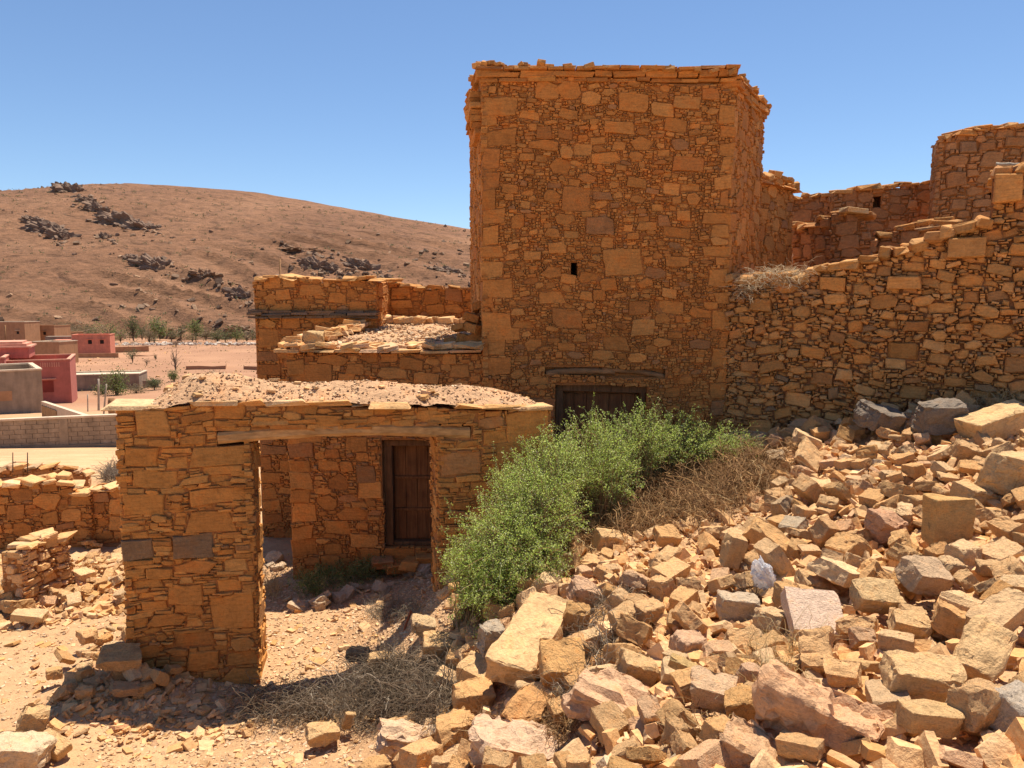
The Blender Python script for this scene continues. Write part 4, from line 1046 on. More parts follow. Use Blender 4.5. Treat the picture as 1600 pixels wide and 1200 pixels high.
# ------------------------------------------------------------------ countless smaller rubble
def rub_points(n,xr,yr,maskf,smin,smax,p=2.2):
    x=RN.uniform(*xr,n); y=RN.uniform(*yr,n); z=hz(x,y); ok,px,py=in_view(x,y,z,60)
    ok&=RN.random(n)<maskf(x,y); ok&=wall_clear(x,y)
    x,y,z,px,py=[a[ok] for a in (x,y,z,px,py)]
    s=smin+(smax-smin)*RN.random(len(x))**p
    return x,y,z,s,px,py
x,y,z,s,px,py=rub_points(11500,(-1.8,7),(2.3,9.6),heap_mask,.05,.16,1.4)
near=np.zeros(len(x),bool)
for a_,b_,c_ in NAMED: near|=((x-a_)**2+(y-b_)**2<(c_*.95)**2)
soil=((px-800)/150)**2+((py-1175)/60)**2<1
keep=(~near|(RN.random(len(x))<.12))&(~soil|(RN.random(len(x))<.25))&(~((px>690)&(px<1210)&(py>640)&(py<880))|(RN.random(len(x))<.25)); x,y,z,s=[a[keep] for a in (x,y,z,s)]
scatter('small_rubble',LOWR,np.stack([x,y,z+s*.12+.05*RN.random(len(x))],1),s,.6,cols_np(RN,len(x),PAL_RUB,.18),RN)
x,y,z,s,px,py=rub_points(38000,(-1.9,7),(2.3,9.6),lambda a,b:heap_mask(a,b)*.9+.05,.012,.05,1.6)
scatter('rubble_gravel',CHIP,np.stack([x,y,z+s*.12],1),s,.4,cols_np(RN,len(x),PAL_RUB,.2),RN)
# path chips and gravel in front of and inside the gateway, and on the left
PAL_CHIP=[(4,.60,.40,.23),(3,.55,.35,.19),(2,.64,.47,.30),(2,.48,.30,.17)]
def path_mask(x,y): return 1-heap_mask(x,y)
x,y,z,s,px,py=rub_points(52000,(-6.5,.8),(4.5,10.5),path_mask,.008,.042,2.6)
dens=np.clip(.30+.9*((px>380)&(px<760))+.5*((px>150)&(py>1020)),0,1); k=RN.random(len(x))<dens; x,y,z,s=[a[k] for a in (x,y,z,s)]
scatter('path_gravel',CHIP,np.stack([x,y,z+s*.1],1),s,.3,cols_np(RN,len(x),PAL_CHIP,.2),RN)
x,y,z,s,px,py=rub_points(1500,(-6.5,.8),(4.3,10.5),path_mask,.04,.12,2.0)
k=RN.random(len(x))<np.where(x>-2.2,1,.5); x,y,z,s=[a[k] for a in (x,y,z,s)]
scatter('path_stones',CHIP,np.stack([x,y,z+s*.1],1),s,.3,cols_np(RN,len(x),PAL_RUB,.15),RN)
# gravel on roofs and on the gateway's earth cap
n=3800; u=RN.uniform(um0,um1,n); w=RN.uniform(-gt,.03,n); pos=np.array([tuple(pg.at(a,float(np.interp(a,gpu,gpz))+mound(a,b),b)) for a,b in zip(u,w)]); s=.005+.026*RN.random(n)**3
scatter('cap_gravel',CHIP,pos,s,.4,cols_np(RN,n,PAL_CHIP,.2),RN,gate)
n=3000; t=RN.random(n); y=YH+.05+(12.3-YH)*t; sx=RN.random(n); xl=H0.x+.05+(BK0.x-H0.x)*t; x=xl+(TF0.x-.2*t-xl)*sx; s=.012+.06*RN.random(n)**3
z=np.array([low_roof_z(a,b) for a,b in zip(x,y)])+.01
scatter('roof_gravel',CHIP,np.stack([x,y,z],1),s,.4,cols_np(RN,n,PAL_CHIP,.2),RN,low)
# left rubble: the heap between the stub and the gateway pier
ORD=['first','second','third','fourth','fifth','sixth','seventh','eighth','ninth','tenth','eleventh','twelfth','thirteenth','fourteenth','fifteenth','sixteenth','seventeenth','eighteenth','nineteenth','twentieth','twenty-first','twenty-second','twenty-third','twenty-fourth','twenty-fifth','twenty-sixth','twenty-seventh']
def pile(name,where,group,pts,nbig,sr,seed,zoff=.0,pal=PAL_RUB,ordered=None):
    r=random.Random(seed); L=[]
    for k in range(nbig):
        a,b,c_=r.choice(pts); p=hit(a+r.uniform(-1,1)*c_,b+r.uniform(-.6,.6)*c_); s=r.uniform(*sr); col=pick(r,pal,.12)
        o=put(name,ROCKS[r.randrange(len(ROCKS))],None,None,(p.x,p.y,p.z+s*.2+zoff*r.random())); o.scale=(s,s,s*1.05); o.rotation_euler=(r.gauss(0,.35),r.gauss(0,.35),r.uniform(0,6)); o.color=(*col,1)
        L.append((proj(o.location),s,tone_word(col),o)); o['category']='stone'; o['group']=group
    xs=sorted(q[0][0] for q in L); ys=sorted(q[0][1] for q in L); n=len(L); m=(sr[0]+sr[1])/2
    if ordered:
        for i,q in enumerate(sorted(L,key=lambda q:q[0][0])): q[3]['label']=f'{ORD[i]} {ordered}'
        return
    use={}
    for (px,py),s,t,o in L:
        h_=['far left','left','middle','right','far right'][min(4,int(5*xs.index(px)/n))]; v_=['top','upper','central','lower','bottom'][min(4,int(5*ys.index(py)/n))]
        lab=f"{'bigger' if s>m else 'smaller'} {t} stone in the {v_} {h_} part of the {where}"
        for w_ in (' stone',' angular stone',' broken stone',' rough stone',' chipped stone',' wedged stone'):
            l2=lab.replace(' stone',w_,1)
            if l2 not in use: break
        lab=l2; use[lab]=1
        o['label']=lab.replace('part of the ','of the ')
pile('spilled_stone','stub side spill','stones spilled left of the gateway',[(150,890,45),(170,870,35),(130,920,45),(170,930,35),(100,945,30)],48,(.1,.22),31,.12)
pile('spilled_stone','pile left of the stub','stones left of the stub',[(15,915,22),(10,940,20),(25,960,22),(20,900,14)],22,(.14,.32),32,.1)
pile('pile_stone','gateway pier pile','stones at the pier foot',[(160,1030,35),(130,1060,35),(180,1010,25),(110,1085,25),(215,1070,30),(250,1085,30)],46,(.08,.2),33,.12)
pile('kerb_stone','','path kerb stones',[(470,955,10),(500,945,12),(530,938,12),(560,928,12),(590,920,10),(620,908,12),(650,898,12),(430,965,10),(430,885,12)],26,(.12,.26),34,.0,[(1,.62,.45,.29)],'pale kerb stone from the left along the path behind the gateway')
xx=RN.uniform(-4.0,-2.2,1500); yy=RN.uniform(5.9,7.0,1500); zz=hz(xx,yy); ss=.025+.1*RN.random(1500)**2.2
kq=wall_clear(xx,yy)&(RN.random(1500)<np.clip(1.15-np.abs(yy-6.55)*1.4,0,1)*np.where(xx<-3.0,1,.55)); scatter('pier_foot_rubble',CHIP,np.stack([xx,yy,zz+ss*.12],1)[kq],ss[kq],.4,cols_np(RN,int(kq.sum()),PAL_RUB,.2),RN)
x=RN.uniform(-5.9,-3.7,1500); y=RN.uniform(7.9,10.4,1500); z=hz(x,y); s=.03+.11*RN.random(1500)**1.6
_,px,py=in_view(x,y,z); k=(py<975-(np.clip(px,0,200)-100)*.15)&(px<205)&(RN.random(1500)<.9)&wall_clear(x,y); 
hgt=.14*np.exp(-((px-150)**2/60**2+(py-895)**2/45**2))
scatter('spilled_rubble',LOWR,np.stack([x,y,z+hgt*RN.random(1500)+s*.15],1)[k],s[k],.5,cols_np(RN,int(k.sum()),PAL_RUB,.15),RN)

# ------------------------------------------------------------------ plants
def leaf_mat(name):
    m,nt,b=nodes(name); at=N(nt,'ShaderNodeAttribute',attribute_name='col')
    tr=N(nt,'ShaderNodeBsdfTranslucent'); mx=N(nt,'ShaderNodeMixShader'); mx.inputs[0].default_value=.5
    nt.links.new(at.outputs['Color'],b.inputs['Base Color']); nt.links.new(at.outputs['Color'],tr.inputs['Color']); b.inputs['Roughness'].default_value=.55
    o=[n for n in nt.nodes if n.type=='OUTPUT_MATERIAL'][0]
    nt.links.new(b.outputs[0],mx.inputs[1]); nt.links.new(tr.outputs[0],mx.inputs[2]); nt.links.new(mx.outputs[0],o.inputs[0]); return m
M['leaf']=leaf_mat('leaf')
def plain(name,col=None,rough=.85,noise_s=12,amt=.35):
    m,nt,b=nodes(name); pos=N(nt,'ShaderNodeNewGeometry').outputs['Position']
    n=noise_n(nt,pos,noise_s,5,.6); r=ramp(nt,n.outputs[0],[(.3,(1-amt,)*3),(.7,(1+amt*.4,)*3)])
    if col is None: c=N(nt,'ShaderNodeAttribute',attribute_name='col').outputs['Color']
    else: c=col
    nt.links.new(mixc(nt,c,r.outputs[0],1.0,'MULTIPLY'),b.inputs['Base Color']); b.inputs['Roughness'].default_value=rough
    bump(nt,b,[(n.outputs[0],.01,.3)]); return m
M['twig']=plain('twig',None,.9,30,.3)
def strands(name,paths,rad,cols,parent=None,kind=None):
    """paths (n,s,3); three sided tapering stems joined in one mesh"""
    n,s,_=paths.shape; d=np.gradient(paths,axis=1); d/=np.linalg.norm(d,axis=2,keepdims=True)+1e-9
    ref=np.array([.31,.17,.93]); a=np.cross(d,ref); a/=np.linalg.norm(a,axis=2,keepdims=True)+1e-9; b=np.cross(d,a)
    tap=np.linspace(1,.45,s)[None,:,None]*rad[:,None,None]
    ring=[paths+(a*math.cos(t)+b*math.sin(t))*tap for t in (0,2.094,4.189)]
    V=np.stack(ring,2).reshape(-1,3); base=(np.arange(n)*s*3)[:,None,None]
    i=np.arange(s-1)[None,:,None]*3; k=np.arange(3)[None,None,:]; k2=(k+1)%3
    F=np.stack([base+i+k,base+i+k2,base+i+3+k2,base+i+3+k],-1).reshape(-1,4)
    o=put(name,mesh_np(name,V,F,np.repeat(cols,s*3,0),smooth=True),M['twig'])
    if parent: o.parent=parent; o.location=-wloc(parent)
    if kind: o['kind']=kind
    return o
def leaves(name,pos,size,cols,rn,parent=None,up=.4,mat='leaf',aspect=.5):
    n=len(pos); d=rn.normal(0,1,(n,3)); d[:,2]+=up; d/=np.linalg.norm(d,axis=1,keepdims=True)
    e=np.cross(d,rn.normal(0,1,(n,3))); e/=np.linalg.norm(e,axis=1,keepdims=True)+1e-9
    s=size[:,None]; V=np.stack([pos,pos+d*s*.5+e*s*aspect*.5,pos+d*s,pos+d*s*.5-e*s*aspect*.5],1).reshape(-1,3)
    F=np.arange(n*4).reshape(n,4); o=put(name,mesh_np(name,V,F,np.repeat(cols,4,0)),M[mat])
    if parent: o.parent=parent; o.location=-wloc(parent)
    return o
def grow(rn,root,tip,segs,wig,droop=.0):
    """bent paths from root (n,3) to tip (n,3)"""
    n=len(root); t=np.linspace(0,1,segs)[None,:,None]
    p=root[:,None]*(1-t)+tip[:,None]*t
    p[:,:,2]+=np.sin(np.pi*t[...,0])*np.linalg.norm(tip-root,axis=1)[:,None]*.18-droop*t[...,0]**2
    w=np.cumsum(rn.normal(0,1,(n,segs,3)),1)*wig; w[:,0]=0; return p+w
GREEN=[(4,.42,.54,.10),(2,.30,.40,.07),(3,.52,.64,.17),(1.5,.60,.68,.26),(.6,.68,.70,.42)]
bush=empty('green_bush',tuple(hit(900,800)),'large sprawling green leafy bush in front of the tower door','bush')
rn=np.random.default_rng(8)
BL=[(785,860,6.45,.48,1.2),(738,885,6.35,.27,.6),(762,930,6.2,.32,.8),(835,800,6.7,.50,1.1),(860,735,7.2,.45,1.0),(930,710,7.7,.46,1.1),(1000,690,8.1,.42,1.0),(1065,690,8.3,.38,.8),(1125,700,8.5,.30,.5),(1170,705,8.6,.2,.25),(800,740,6.95,.22,.25),(840,880,6.3,.36,.5),(950,745,7.4,.34,.5)]
wt=np.array([b[4] for b in BL]); wt/=wt.sum(); ns=2000; wh=rn.choice(len(BL),ns,p=wt)
ctr=np.array([tuple(P(b[0],b[1],b[2])) for b in BL])[wh]; rr=np.array([b[3] for b in BL])[wh]
d=rn.normal(0,1,(ns,3)); d[:,2]=np.abs(d[:,2])*1.0-.25; d/=np.linalg.norm(d,axis=1,keepdims=True)
tip=ctr+d*(rr*(.82+.32*rn.random(ns)**2))[:,None]
rx=ctr[:,0]+rn.normal(0,.28,ns)*rr; ry=ctr[:,1]+.12+rn.normal(0,.28,ns)*rr; root=np.stack([rx,ry,hz(rx,ry)-.02],1)
tip[:,2]=np.maximum(tip[:,2],hz(tip[:,0],tip[:,1])+.04)
S_=9; path=grow(rn,root,tip,S_,.011,.05)
strands('stems',path,rn.uniform(.002,.0055,ns),cols_np(rn,ns,[(2,.34,.2,.1),(2,.22,.22,.09),(1,.35,.27,.15)]),bush)['kind']='stuff'
nl=74000; si=rn.integers(0,ns,nl); t=(.3+.7*rn.random(nl)**.62)*(S_-1); i0=np.minimum(t.astype(int),S_-2); f=(t-i0)[:,None]
pos=path[si,i0]*(1-f)+path[si,i0+1]*f+rn.normal(0,.015,(nl,3))
lo=leaves('foliage',pos,rn.uniform(.010,.024,nl),cols_np(rn,nl,GREEN,.22),rn,bush,.5); lo['kind']='stuff'
# side shoots standing out of the outline
nt_=420; si=rn.choice(ns,nt_); r0=path[si,-1]; dv=rn.normal(0,.5,(nt_,3))+np.array([0,-.1,1.0]); dv/=np.linalg.norm(dv,axis=1,keepdims=True); sh=grow(rn,r0,r0+dv*rn.uniform(.06,.2,nt_)[:,None],5,.004)
strands('shoots',sh,np.full(nt_,.0016),cols_np(rn,nt_,[(1,.26,.27,.12)]),bush)['kind']='stuff'
k=np.repeat(np.arange(nt_),14); t=rn.random(len(k))*4; i0=np.minimum(t.astype(int),3); f=(t-i0)[:,None]
leaves('shoot_leaves',sh[k,i0]*(1-f)+sh[k,i0+1]*f+rn.normal(0,.007,(len(k),3)),rn.uniform(.01,.02,len(k)),cols_np(rn,len(k),GREEN,.2),rn,bush)['kind']='stuff'
# the dead, brown lower side of the bush
dead=empty('dead_root_tangle',tuple(hit(1040,800)),'brown tangle of dead hanging stems along the lower side of the bush','dead plant')
def tangle(name,parent,px0,px1,top,bot,n,lift,rad,pal,rn,wig=.02,seg=9):
    px=rn.uniform(px0,px1,n); ty=np.array([top(a) for a in px]); by=np.array([bot(a) for a in px])
    f0=rn.random(n)*.95; sy=ty+(by-ty)*f0; dn=rn.normal(8,16,n); dx=rn.normal(-10,42,n)
    a=np.array([tuple(hit(u,v)) for u,v in zip(px,sy)]); b=np.array([tuple(hit(u+q,min(v+w,e+8))) for u,v,q,w,e in zip(px,sy,dx,dn,by)])
    ed=np.sin(np.clip((px-px0)/(px1-px0),0,1)*np.pi)**.5*(1-.8*f0)
    base=lift*ed*rn.random(n); a[:,2]+=base+.02; b[:,2]+=base*rn.uniform(.3,1.1,n)+.02
    return strands(name,grow(rn,a,b,seg,wig),rn.uniform(0,1,n)**3*(rad[1]-rad[0])+rad[0],cols_np(rn,n,pal,.25),parent)
BROWN=[(3,.30,.16,.065),(3,.22,.115,.05),(2,.40,.23,.095),(.8,.50,.34,.17)]
top=lambda a: np.interp(a,[860,950,1050,1200],[800,745,728,722]); bot=lambda a: np.interp(a,[860,950,1000,1100,1210],[880,862,850,825,770])
tangle('stems',dead,870,1215,top,bot,4200,.36,(.0013,.0065),BROWN,rn,.03,10)['kind']='stuff'
n=120; px=rn.uniform(900,1190,n); a=np.array([tuple(hit(u,top(u)+rn.uniform(0,60))) for u in px]); b=a+rn.normal(0,.22,(n,3)); b[:,2]=a[:,2]+rn.uniform(.1,.42,n); a[:,2]+=.05
strands('loose_stems',grow(rn,a,b,8,.02,.1),rn.uniform(.0015,.003,n),cols_np(rn,n,BROWN,.2),dead)['kind']='stuff'

def brush(name,label,cat,patch,n,lift,length,rad,pal,seed,wig=.016,flat=.5,z=None,depth=None,group=None):
    """patch: list of (px,py,rx,ry) ellipses in the photo, resting on the ground"""
    rn=np.random.default_rng(seed); w=np.array([p[2]*p[3] for p in patch],float); w/=w.sum(); wh=rn.choice(len(patch),n,p=w)
    ang=rn.uniform(0,6.283,n); rad_=np.sqrt(rn.random(n)); A=np.zeros((n,3))
    for i in range(n):
        p=patch[wh[i]]; u=p[0]+p[2]*rad_[i]*math.cos(ang[i]); v=p[1]+p[3]*rad_[i]*math.sin(ang[i])
        A[i]=tuple(P(u,v,depth) if depth else hit(u,v))
    d=rn.normal(0,1,(n,3)); d[:,2]=np.abs(d[:,2])*flat; d/=np.linalg.norm(d,axis=1,keepdims=True); L=rn.uniform(*length,n)
    A[:,2]+=rn.random(n)**2*lift; B=A+d*L[:,None]
    o=empty(name,tuple(A.mean(0)-np.array([0,0,.05])),label,cat,group)
    st_=strands('twigs',grow(rn,A,B,7,wig),(rad[0]+(rad[1]*1.8-rad[0])*rn.random(n)**3),cols_np(rn,n,pal,.25),o); st_['kind']='stuff'
    return o,A,B
GREYT=[(3,.20,.145,.095),(2,.28,.205,.135),(3,.14,.10,.065),(1,.42,.34,.25)]
STRAW=[(3,.55,.38,.17),(2,.48,.31,.13),(2,.62,.47,.26)]
brush('dry_brush','sprawling grey dry brush across the heap foot before the gateway','dead plant',[(450,1118,75,22),(560,1112,100,32),(640,1085,75,45),(685,1110,45,45),(600,1060,50,22)],4200,.17,(.1,.36),(.0014,.0032),GREYT,41,.014,.35)
brush('dry_brush','dark dead twigs right of the long laminated block','dead plant',[(945,1000,55,50),(920,1060,40,35),(900,1110,30,30),(960,950,45,20)],1100,.12,(.08,.26),(.0012,.0028),GREYT,42,.016,.45)
brush('thorn_shrub','low grey thorn shrub at the path edge inside the gateway','shrub',[(615,960,42,16)],600,.05,(.06,.2),(.001,.002),[(2,.30,.25,.18),(2,.24,.19,.13)],43,.01,.7)
brush('dry_grass','straw coloured dry weeds below the pale square slab','dry grass',[(1210,1060,55,40),(1265,1040,40,20),(1170,1090,30,30),(1130,1140,30,15)],800,.06,(.08,.28),(.0008,.0018),STRAW,44,.012,.9)
brush('root_clump','small dark root clump beside the plastic bag','dead plant',[(1168,945,20,14)],240,.08,(.05,.14),(.001,.002),GREYT,45,.012,.5)
brush('dry_grass','straw tuft at the foot of the stacked wall, right edge','dry grass',[(1555,648,35,10),(1590,640,25,10),(1505,650,20,6)],420,.04,(.1,.34),(.001,.002),STRAW,46,.012,1.8)
brush('thorn_shrub','round grey thorn bush on the pale ground behind the left wall','shrub',[(178,748,18,7)],420,.1,(.15,.4),(.003,.005),[(2,.26,.2,.15),(1,.2,.16,.11)],47,.02,1.0)
brush('dry_grass','wispy dry stalks inside the gateway near the pier','dry grass',[(425,925,14,18)],160,.05,(.15,.4),(.001,.002),STRAW,48,.012,2.0)
brush('dry_brush','thin dead twigs around the bottom middle rocks','dead plant',[(850,1140,60,35),(760,1160,50,25),(1080,1180,40,15),(1000,1000,30,15)],1100,.06,(.06,.2),(.001,.002),BROWN,49,.012,.6)
# twig bundle on the stacked wall
p0=pd.px(1160,452); p1_=pd.px(1258,440); rn=np.random.default_rng(50); n=900
u=rn.uniform(p0[0],p1_[0],n); A=np.array([tuple(pd.at(a,p0[1]+rn.uniform(.0,.2)-(.22*rn.random() if a<p0[0]+.2 else 0),rn.uniform(-.35,.16))) for a in u]); d=rn.normal(0,1,(n,3)); d[:,2]*=.35; B=A+d/np.linalg.norm(d,axis=1,keepdims=True)*rn.uniform(.08,.3,n)[:,None]
tb=empty('twig_bundle',tuple(A.mean(0)),'matted bundle of pale dry twigs on top of the stacked wall','twigs')
strands('twigs',grow(rn,A,B,6,.012),rn.uniform(.0016,.0035,n),cols_np(rn,n,[(2,.52,.40,.25),(2,.62,.5,.33),(1,.36,.27,.17)],.2),tb)['kind']='stuff'
# green weeds inside the gateway
wd=empty('green_weeds',tuple(hit(530,920)),'low green and yellow weeds at the house wall inside the gateway','weeds'); rn=np.random.default_rng(51); n=420
WP=[(490,925,25,16),(530,912,30,16),(570,905,25,14),(600,895,20,10)]
A=np.zeros((n,3))
for i in range(n):
    p=WP[rn.integers(0,4)]; A[i]=tuple(hit(p[0]+rn.normal(0,.5)*p[2],p[1]+rn.normal(0,.5)*p[3]))
d=rn.normal(0,.55,(n,3)); d[:,2]=1; B=A+d*rn.uniform(.1,.3,n)[:,None]; pt=grow(rn,A,B,6,.008)
strands('stems',pt,rn.uniform(.0012,.0022,n),cols_np(rn,n,[(1,.25,.25,.1),(1,.4,.32,.15)]),wd)['kind']='stuff'
k=np.repeat(np.arange(n),16); t=1+rn.random(len(k))*4; i0=np.minimum(t.astype(int),4); f=(t-i0)[:,None]
leaves('foliage',pt[k,i0]*(1-f)+pt[k,i0+1]*f+rn.normal(0,.014,(len(k),3)),rn.uniform(.015,.035,len(k)),cols_np(rn,len(k),[(3,.15,.22,.06),(2,.3,.29,.1),(1,.4,.33,.14)],.2),rn,wd)['kind']='stuff'

# ------------------------------------------------------------------ hill across the valley
YR=540.0
_rp=[(-700,330),(-300,318),(-100,310),(0,304),(60,297),(100,290),(150,286),(210,285),(300,290),(400,299),(500,316),(600,334),(735,357),(900,385),(1200,425),(1700,450),(2600,462)]
_rx=[]; _rz=[]
for a,b in _rp:
    q=P(a,b,YR); _rx.append(q.x); _rz.append(q.z+7.5)
def fbm(x,y,seed=0.0,oct_=5,base=.02):
    z=np.zeros_like(x); amp=1.0; fr=base
    rs=np.random.default_rng(int(seed*100)+3)
    for o in range(oct_):
        for k in range(3):
            a=rs.uniform(0,6.28); ph=rs.uniform(0,6.28); z+=amp*np.sin((x*np.cos(a)+y*np.sin(a))*fr*rs.uniform(.8,1.3)+ph+.9*np.sin((x*np.sin(a)-y*np.cos(a))*fr*.7+ph*2))/3
        amp*=.5; fr*=2.07
    return z
def hill_z(x,y):
    t=np.clip((y-232)/(YR-232),0,1.6); R=np.interp(x,_rx,_rz)
    s=np.where(t<1,np.sin(np.clip(t,0,1)*np.pi/2)**1.0*.55+t*.45, 1-.5*(t-1)**1.5)
    s=np.clip(s,0,1.02)
    z=-8.2+R*s
    w=np.sin(np.clip(t,0,1)*np.pi)
    z+=w*2.6*fbm(x,y,1.0,5,.018)
    # strata: ledges dipping to the right, standing out as small scarps low on the slope
    ph=(z*.17+x*.036+.8*fbm(x,y,2.0,4,.03)); fr_=ph-np.floor(ph)
    m=smooth(.0,.6,fbm(x,y,3.0,4,.016)+.25)*np.clip(1.25-t*1.1,0,1)
    z+=m*(np.where(fr_>.72,(fr_-.72)/.28,0)*4.2-fr_*2.4)
    z+=.35*fbm(x,y,4.0,4,.12)*np.clip(t*4,0,1)
    return z
hx=np.concatenate([np.arange(-900,-460,14),np.arange(-460,60,1.7),np.arange(60,900,12)]); hy=np.concatenate([np.arange(226,420,1.5),np.arange(420,600,2.6),np.arange(600,760,12)])
HX,HY=np.meshgrid(hx,hy); HZ=hill_z(HX.ravel(),HY.ravel()); I=np.arange(len(hx)*len(hy)).reshape(len(hy),len(hx))
F=np.stack([I[:-1,:-1],I[:-1,1:],I[1:,1:],I[1:,:-1]],-1).reshape(-1,4)
def hill_mat():
    m,nt,b=nodes('hillside'); pos=N(nt,'ShaderNodeNewGeometry').outputs['Position']
    n1=noise_n(nt,pos,.012,6,.6); n2=noise_n(nt,pos,.24,9,.78); n3=noise_n(nt,mapped(nt,pos,(.25,.25,1.4)),1.0,6,.65,.5)
    c=ramp(nt,n1.outputs[0],[(.32,(.215,.106,.056)),(.5,(.268,.134,.071)),(.68,(.315,.165,.09))]).outputs[0]
    r2=ramp(nt,n2.outputs[0],[(.34,(.55,.53,.5)),(.5,(1,1,1)),(.68,(1.25,1.22,1.2))]).outputs[0]
    r3=ramp(nt,n3.outputs[0],[(.36,(.6,.58,.56)),(.52,(1,1,1)),(.7,(1.15,1.15,1.15))]).outputs[0]
    c=mixc(nt,c,r2,.75,'MULTIPLY'); c=mixc(nt,c,r3,.6,'MULTIPLY')
    sp_=N(nt,'ShaderNodeSeparateXYZ'); nt.links.new(pos,sp_.inputs[0])
    ma=N(nt,'ShaderNodeMath',operation='MULTIPLY_ADD'); nt.links.new(sp_.outputs[0],ma.inputs[0]); ma.inputs[1].default_value=.22; nt.links.new(sp_.outputs[2],ma.inputs[2])
    cb=N(nt,'ShaderNodeCombineXYZ'); nt.links.new(sp_.outputs[0],cb.inputs[0]); nt.links.new(sp_.outputs[1],cb.inputs[1]); nt.links.new(ma.outputs[0],cb.inputs[2])
    ns=noise_n(nt,mapped(nt,cb.outputs[0],(.10,.10,.36)),1.0,8,.72,.5)
    rs=ramp(nt,ns.outputs[0],[(.36,(.42,.40,.38)),(.46,(.95,.95,.95)),(.62,(1.12,1.1,1.08))]).outputs[0]
    c=mixc(nt,c,rs,.8,'MULTIPLY')
    v=N(nt,'ShaderNodeTexVoronoi'); v.inputs['Scale'].default_value=.28; v.inputs['Randomness'].default_value=1; nt.links.new(pos,v.inputs['Vector'])
    sp=ramp(nt,v.outputs['Distance'],[(.12,(.45,.45,.38)),(.24,(1,1,1))]).outputs[0]
    c=mixc(nt,c,sp,.25,'MULTIPLY')
    nt.links.new(c,b.inputs['Base Color']); b.inputs['Roughness'].default_value=1.0
    bump(nt,b,[(ns.outputs[0],3.0,.8),(n2.outputs[0],1.8,.8),(n3.outputs[0],.8,.6)]); return m
M['hill']=hill_mat()
o=put('hill',mesh_np('hill',np.stack([HX.ravel(),HY.ravel(),HZ],1),F,smooth=True),M['hill']); setp(o,kind='structure')
def hill_hit(px,py):
    a,b=ray(px,py); ys=np.linspace(236,560,900); d=EYE+b*ys-hill_z(a*ys,ys); k=np.argmax(d<0) if (d<0).any() else len(ys)-1
    return Vector((a*ys[k],ys[k],EYE+b*ys[k]))
M['outcrop']=stone_mat('outcrop_rock',use_attr=True,strata=.5,bumpk=1.0,fine=.06,tint2=(1.1,.95,.85))
OC=[(105,300,26,12,'dark knob of rock on the skyline of the hill'),(75,362,34,12,'upper left dark crag on the hillside'),(52,348,18,8,'small dark crag at the far left of the hillside'),(95,372,22,12,'dark crag just below the upper left crag'),
    (150,330,20,10,'jagged rock rib below the skyline knob'),(185,350,36,14,'largest dark cliff in the middle of the hill'),(222,358,26,9,'dark rib right of the largest cliff'),(135,316,14,6,'small rock rib near the skyline'),
    (240,418,28,13,'dark cliff low on the hill, centre'),(205,405,14,6,'small crag left of the low centre cliff'),(163,372,10,6,'small round crag below the largest cliff'),(490,420,22,13,'grey crag above the rear house, left of two'),(520,424,16,9,'small crag between the two grey crags'),(565,420,24,11,'grey crag above the rear house, right of two'),
    (378,466,24,11,'dark crag left of the rear house'),(320,430,20,7,'long low ledge on the right slope'),(330,527,26,6,'dark scarp at the foot of the hill'),(372,518,18,7,'brown scarp near the hill foot by the rear house'),(470,390,26,3,'faint ledge line on the right slope'),(700,425,22,6,'grey ledge right of the crags near the tower')]
for i,(px,py,rx,ry,lab) in enumerate(OC):
    p=hill_hit(px,py); sc=p.y/1200; bm=bmesh.new(); bmesh.ops.create_icosphere(bm,subdivisions=5,radius=1)
    off=Vector((i*7.1,i*3.3,0))
    for v in bm.verts:
        n=v.co.normalized(); q=Vector((n.x*1.7,n.y*1.3,n.z*1.3))+off
        r=.9+.42*noise.fractal(q*1.5,.8,2.2,5)+.35*abs(noise.noise(q*3.3))
        lay=.10*(noise.noise(Vector((0,0,n.z*7+n.x*2.2+i)))); r=max(.3,r+lay)
        v.co=Vector((n.x*r*rx*sc*1.15,n.y*r*rx*sc*.6,n.z*r*ry*sc*1.35-n.x*.7*ry*sc))
    me=bpy.data.meshes.new('rock_outcrop'); bm.to_mesh(me); bm.free(); set_col(me,(.225,.145,.10) if i not in (16,17,18,15) else (.27,.155,.09)); me.polygons.foreach_set('use_smooth',np.ones(len(me.polygons),bool)); me.set_sharp_from_angle(angle=.6)
    o=put('rock_outcrop',me,M['outcrop'],None,(p.x,p.y+.36*rx*sc,p.z-.2*ry*sc)); setp(o,lab,'rock outcrop','crags on the hillside')
rn=np.random.default_rng(59); cl=[]; cs=[]
for (px,py,rx,ry,_) in OC:
    for k in range(46):
        dx=rn.normal(0,rx*1.15); q=hill_hit(px+dx,py+.32*dx+rn.normal(0,ry*.55)); 
        if q.y<520: cl.append((q.x,q.y,q.z)); cs.append(.35+2.6*rn.random()**2.6)
scatter('outcrop_debris',LOWR,np.array(cl),np.array(cs),.4,cols_np(rn,len(cl),[(3,.20,.13,.088),(3,.26,.165,.105),(1,.34,.21,.13)],.2),rn,None,'outcrop')
rn=np.random.default_rng(60); n=5200
x=rn.uniform(-450,30,n); y=236+300*rn.random(n)**1.25; z=hill_z(x,y); m=fbm(x,y,3.0,4,.016)+.25; k=rn.random(n)<np.clip(m*1.1-.15,0.03,1)*np.clip(1.5-(y-236)/220,.1,1)
s=.4+2.4*rn.random(n)**3
scatter('hill_boulders',LOWR,np.stack([x,y,z+s*.1],1)[k],s[k],.4,cols_np(rn,int(k.sum()),[(3,.22,.14,.09),(3,.30,.185,.11),(1,.40,.25,.15)],.2),rn,None,'outcrop')
n=1500; x=rn.uniform(-450,30,n); y=234+250*rn.random(n)**1.6; z=hill_z(x,y)
kk=np.repeat(np.arange(n),9); sz=rn.uniform(.3,.8,n)
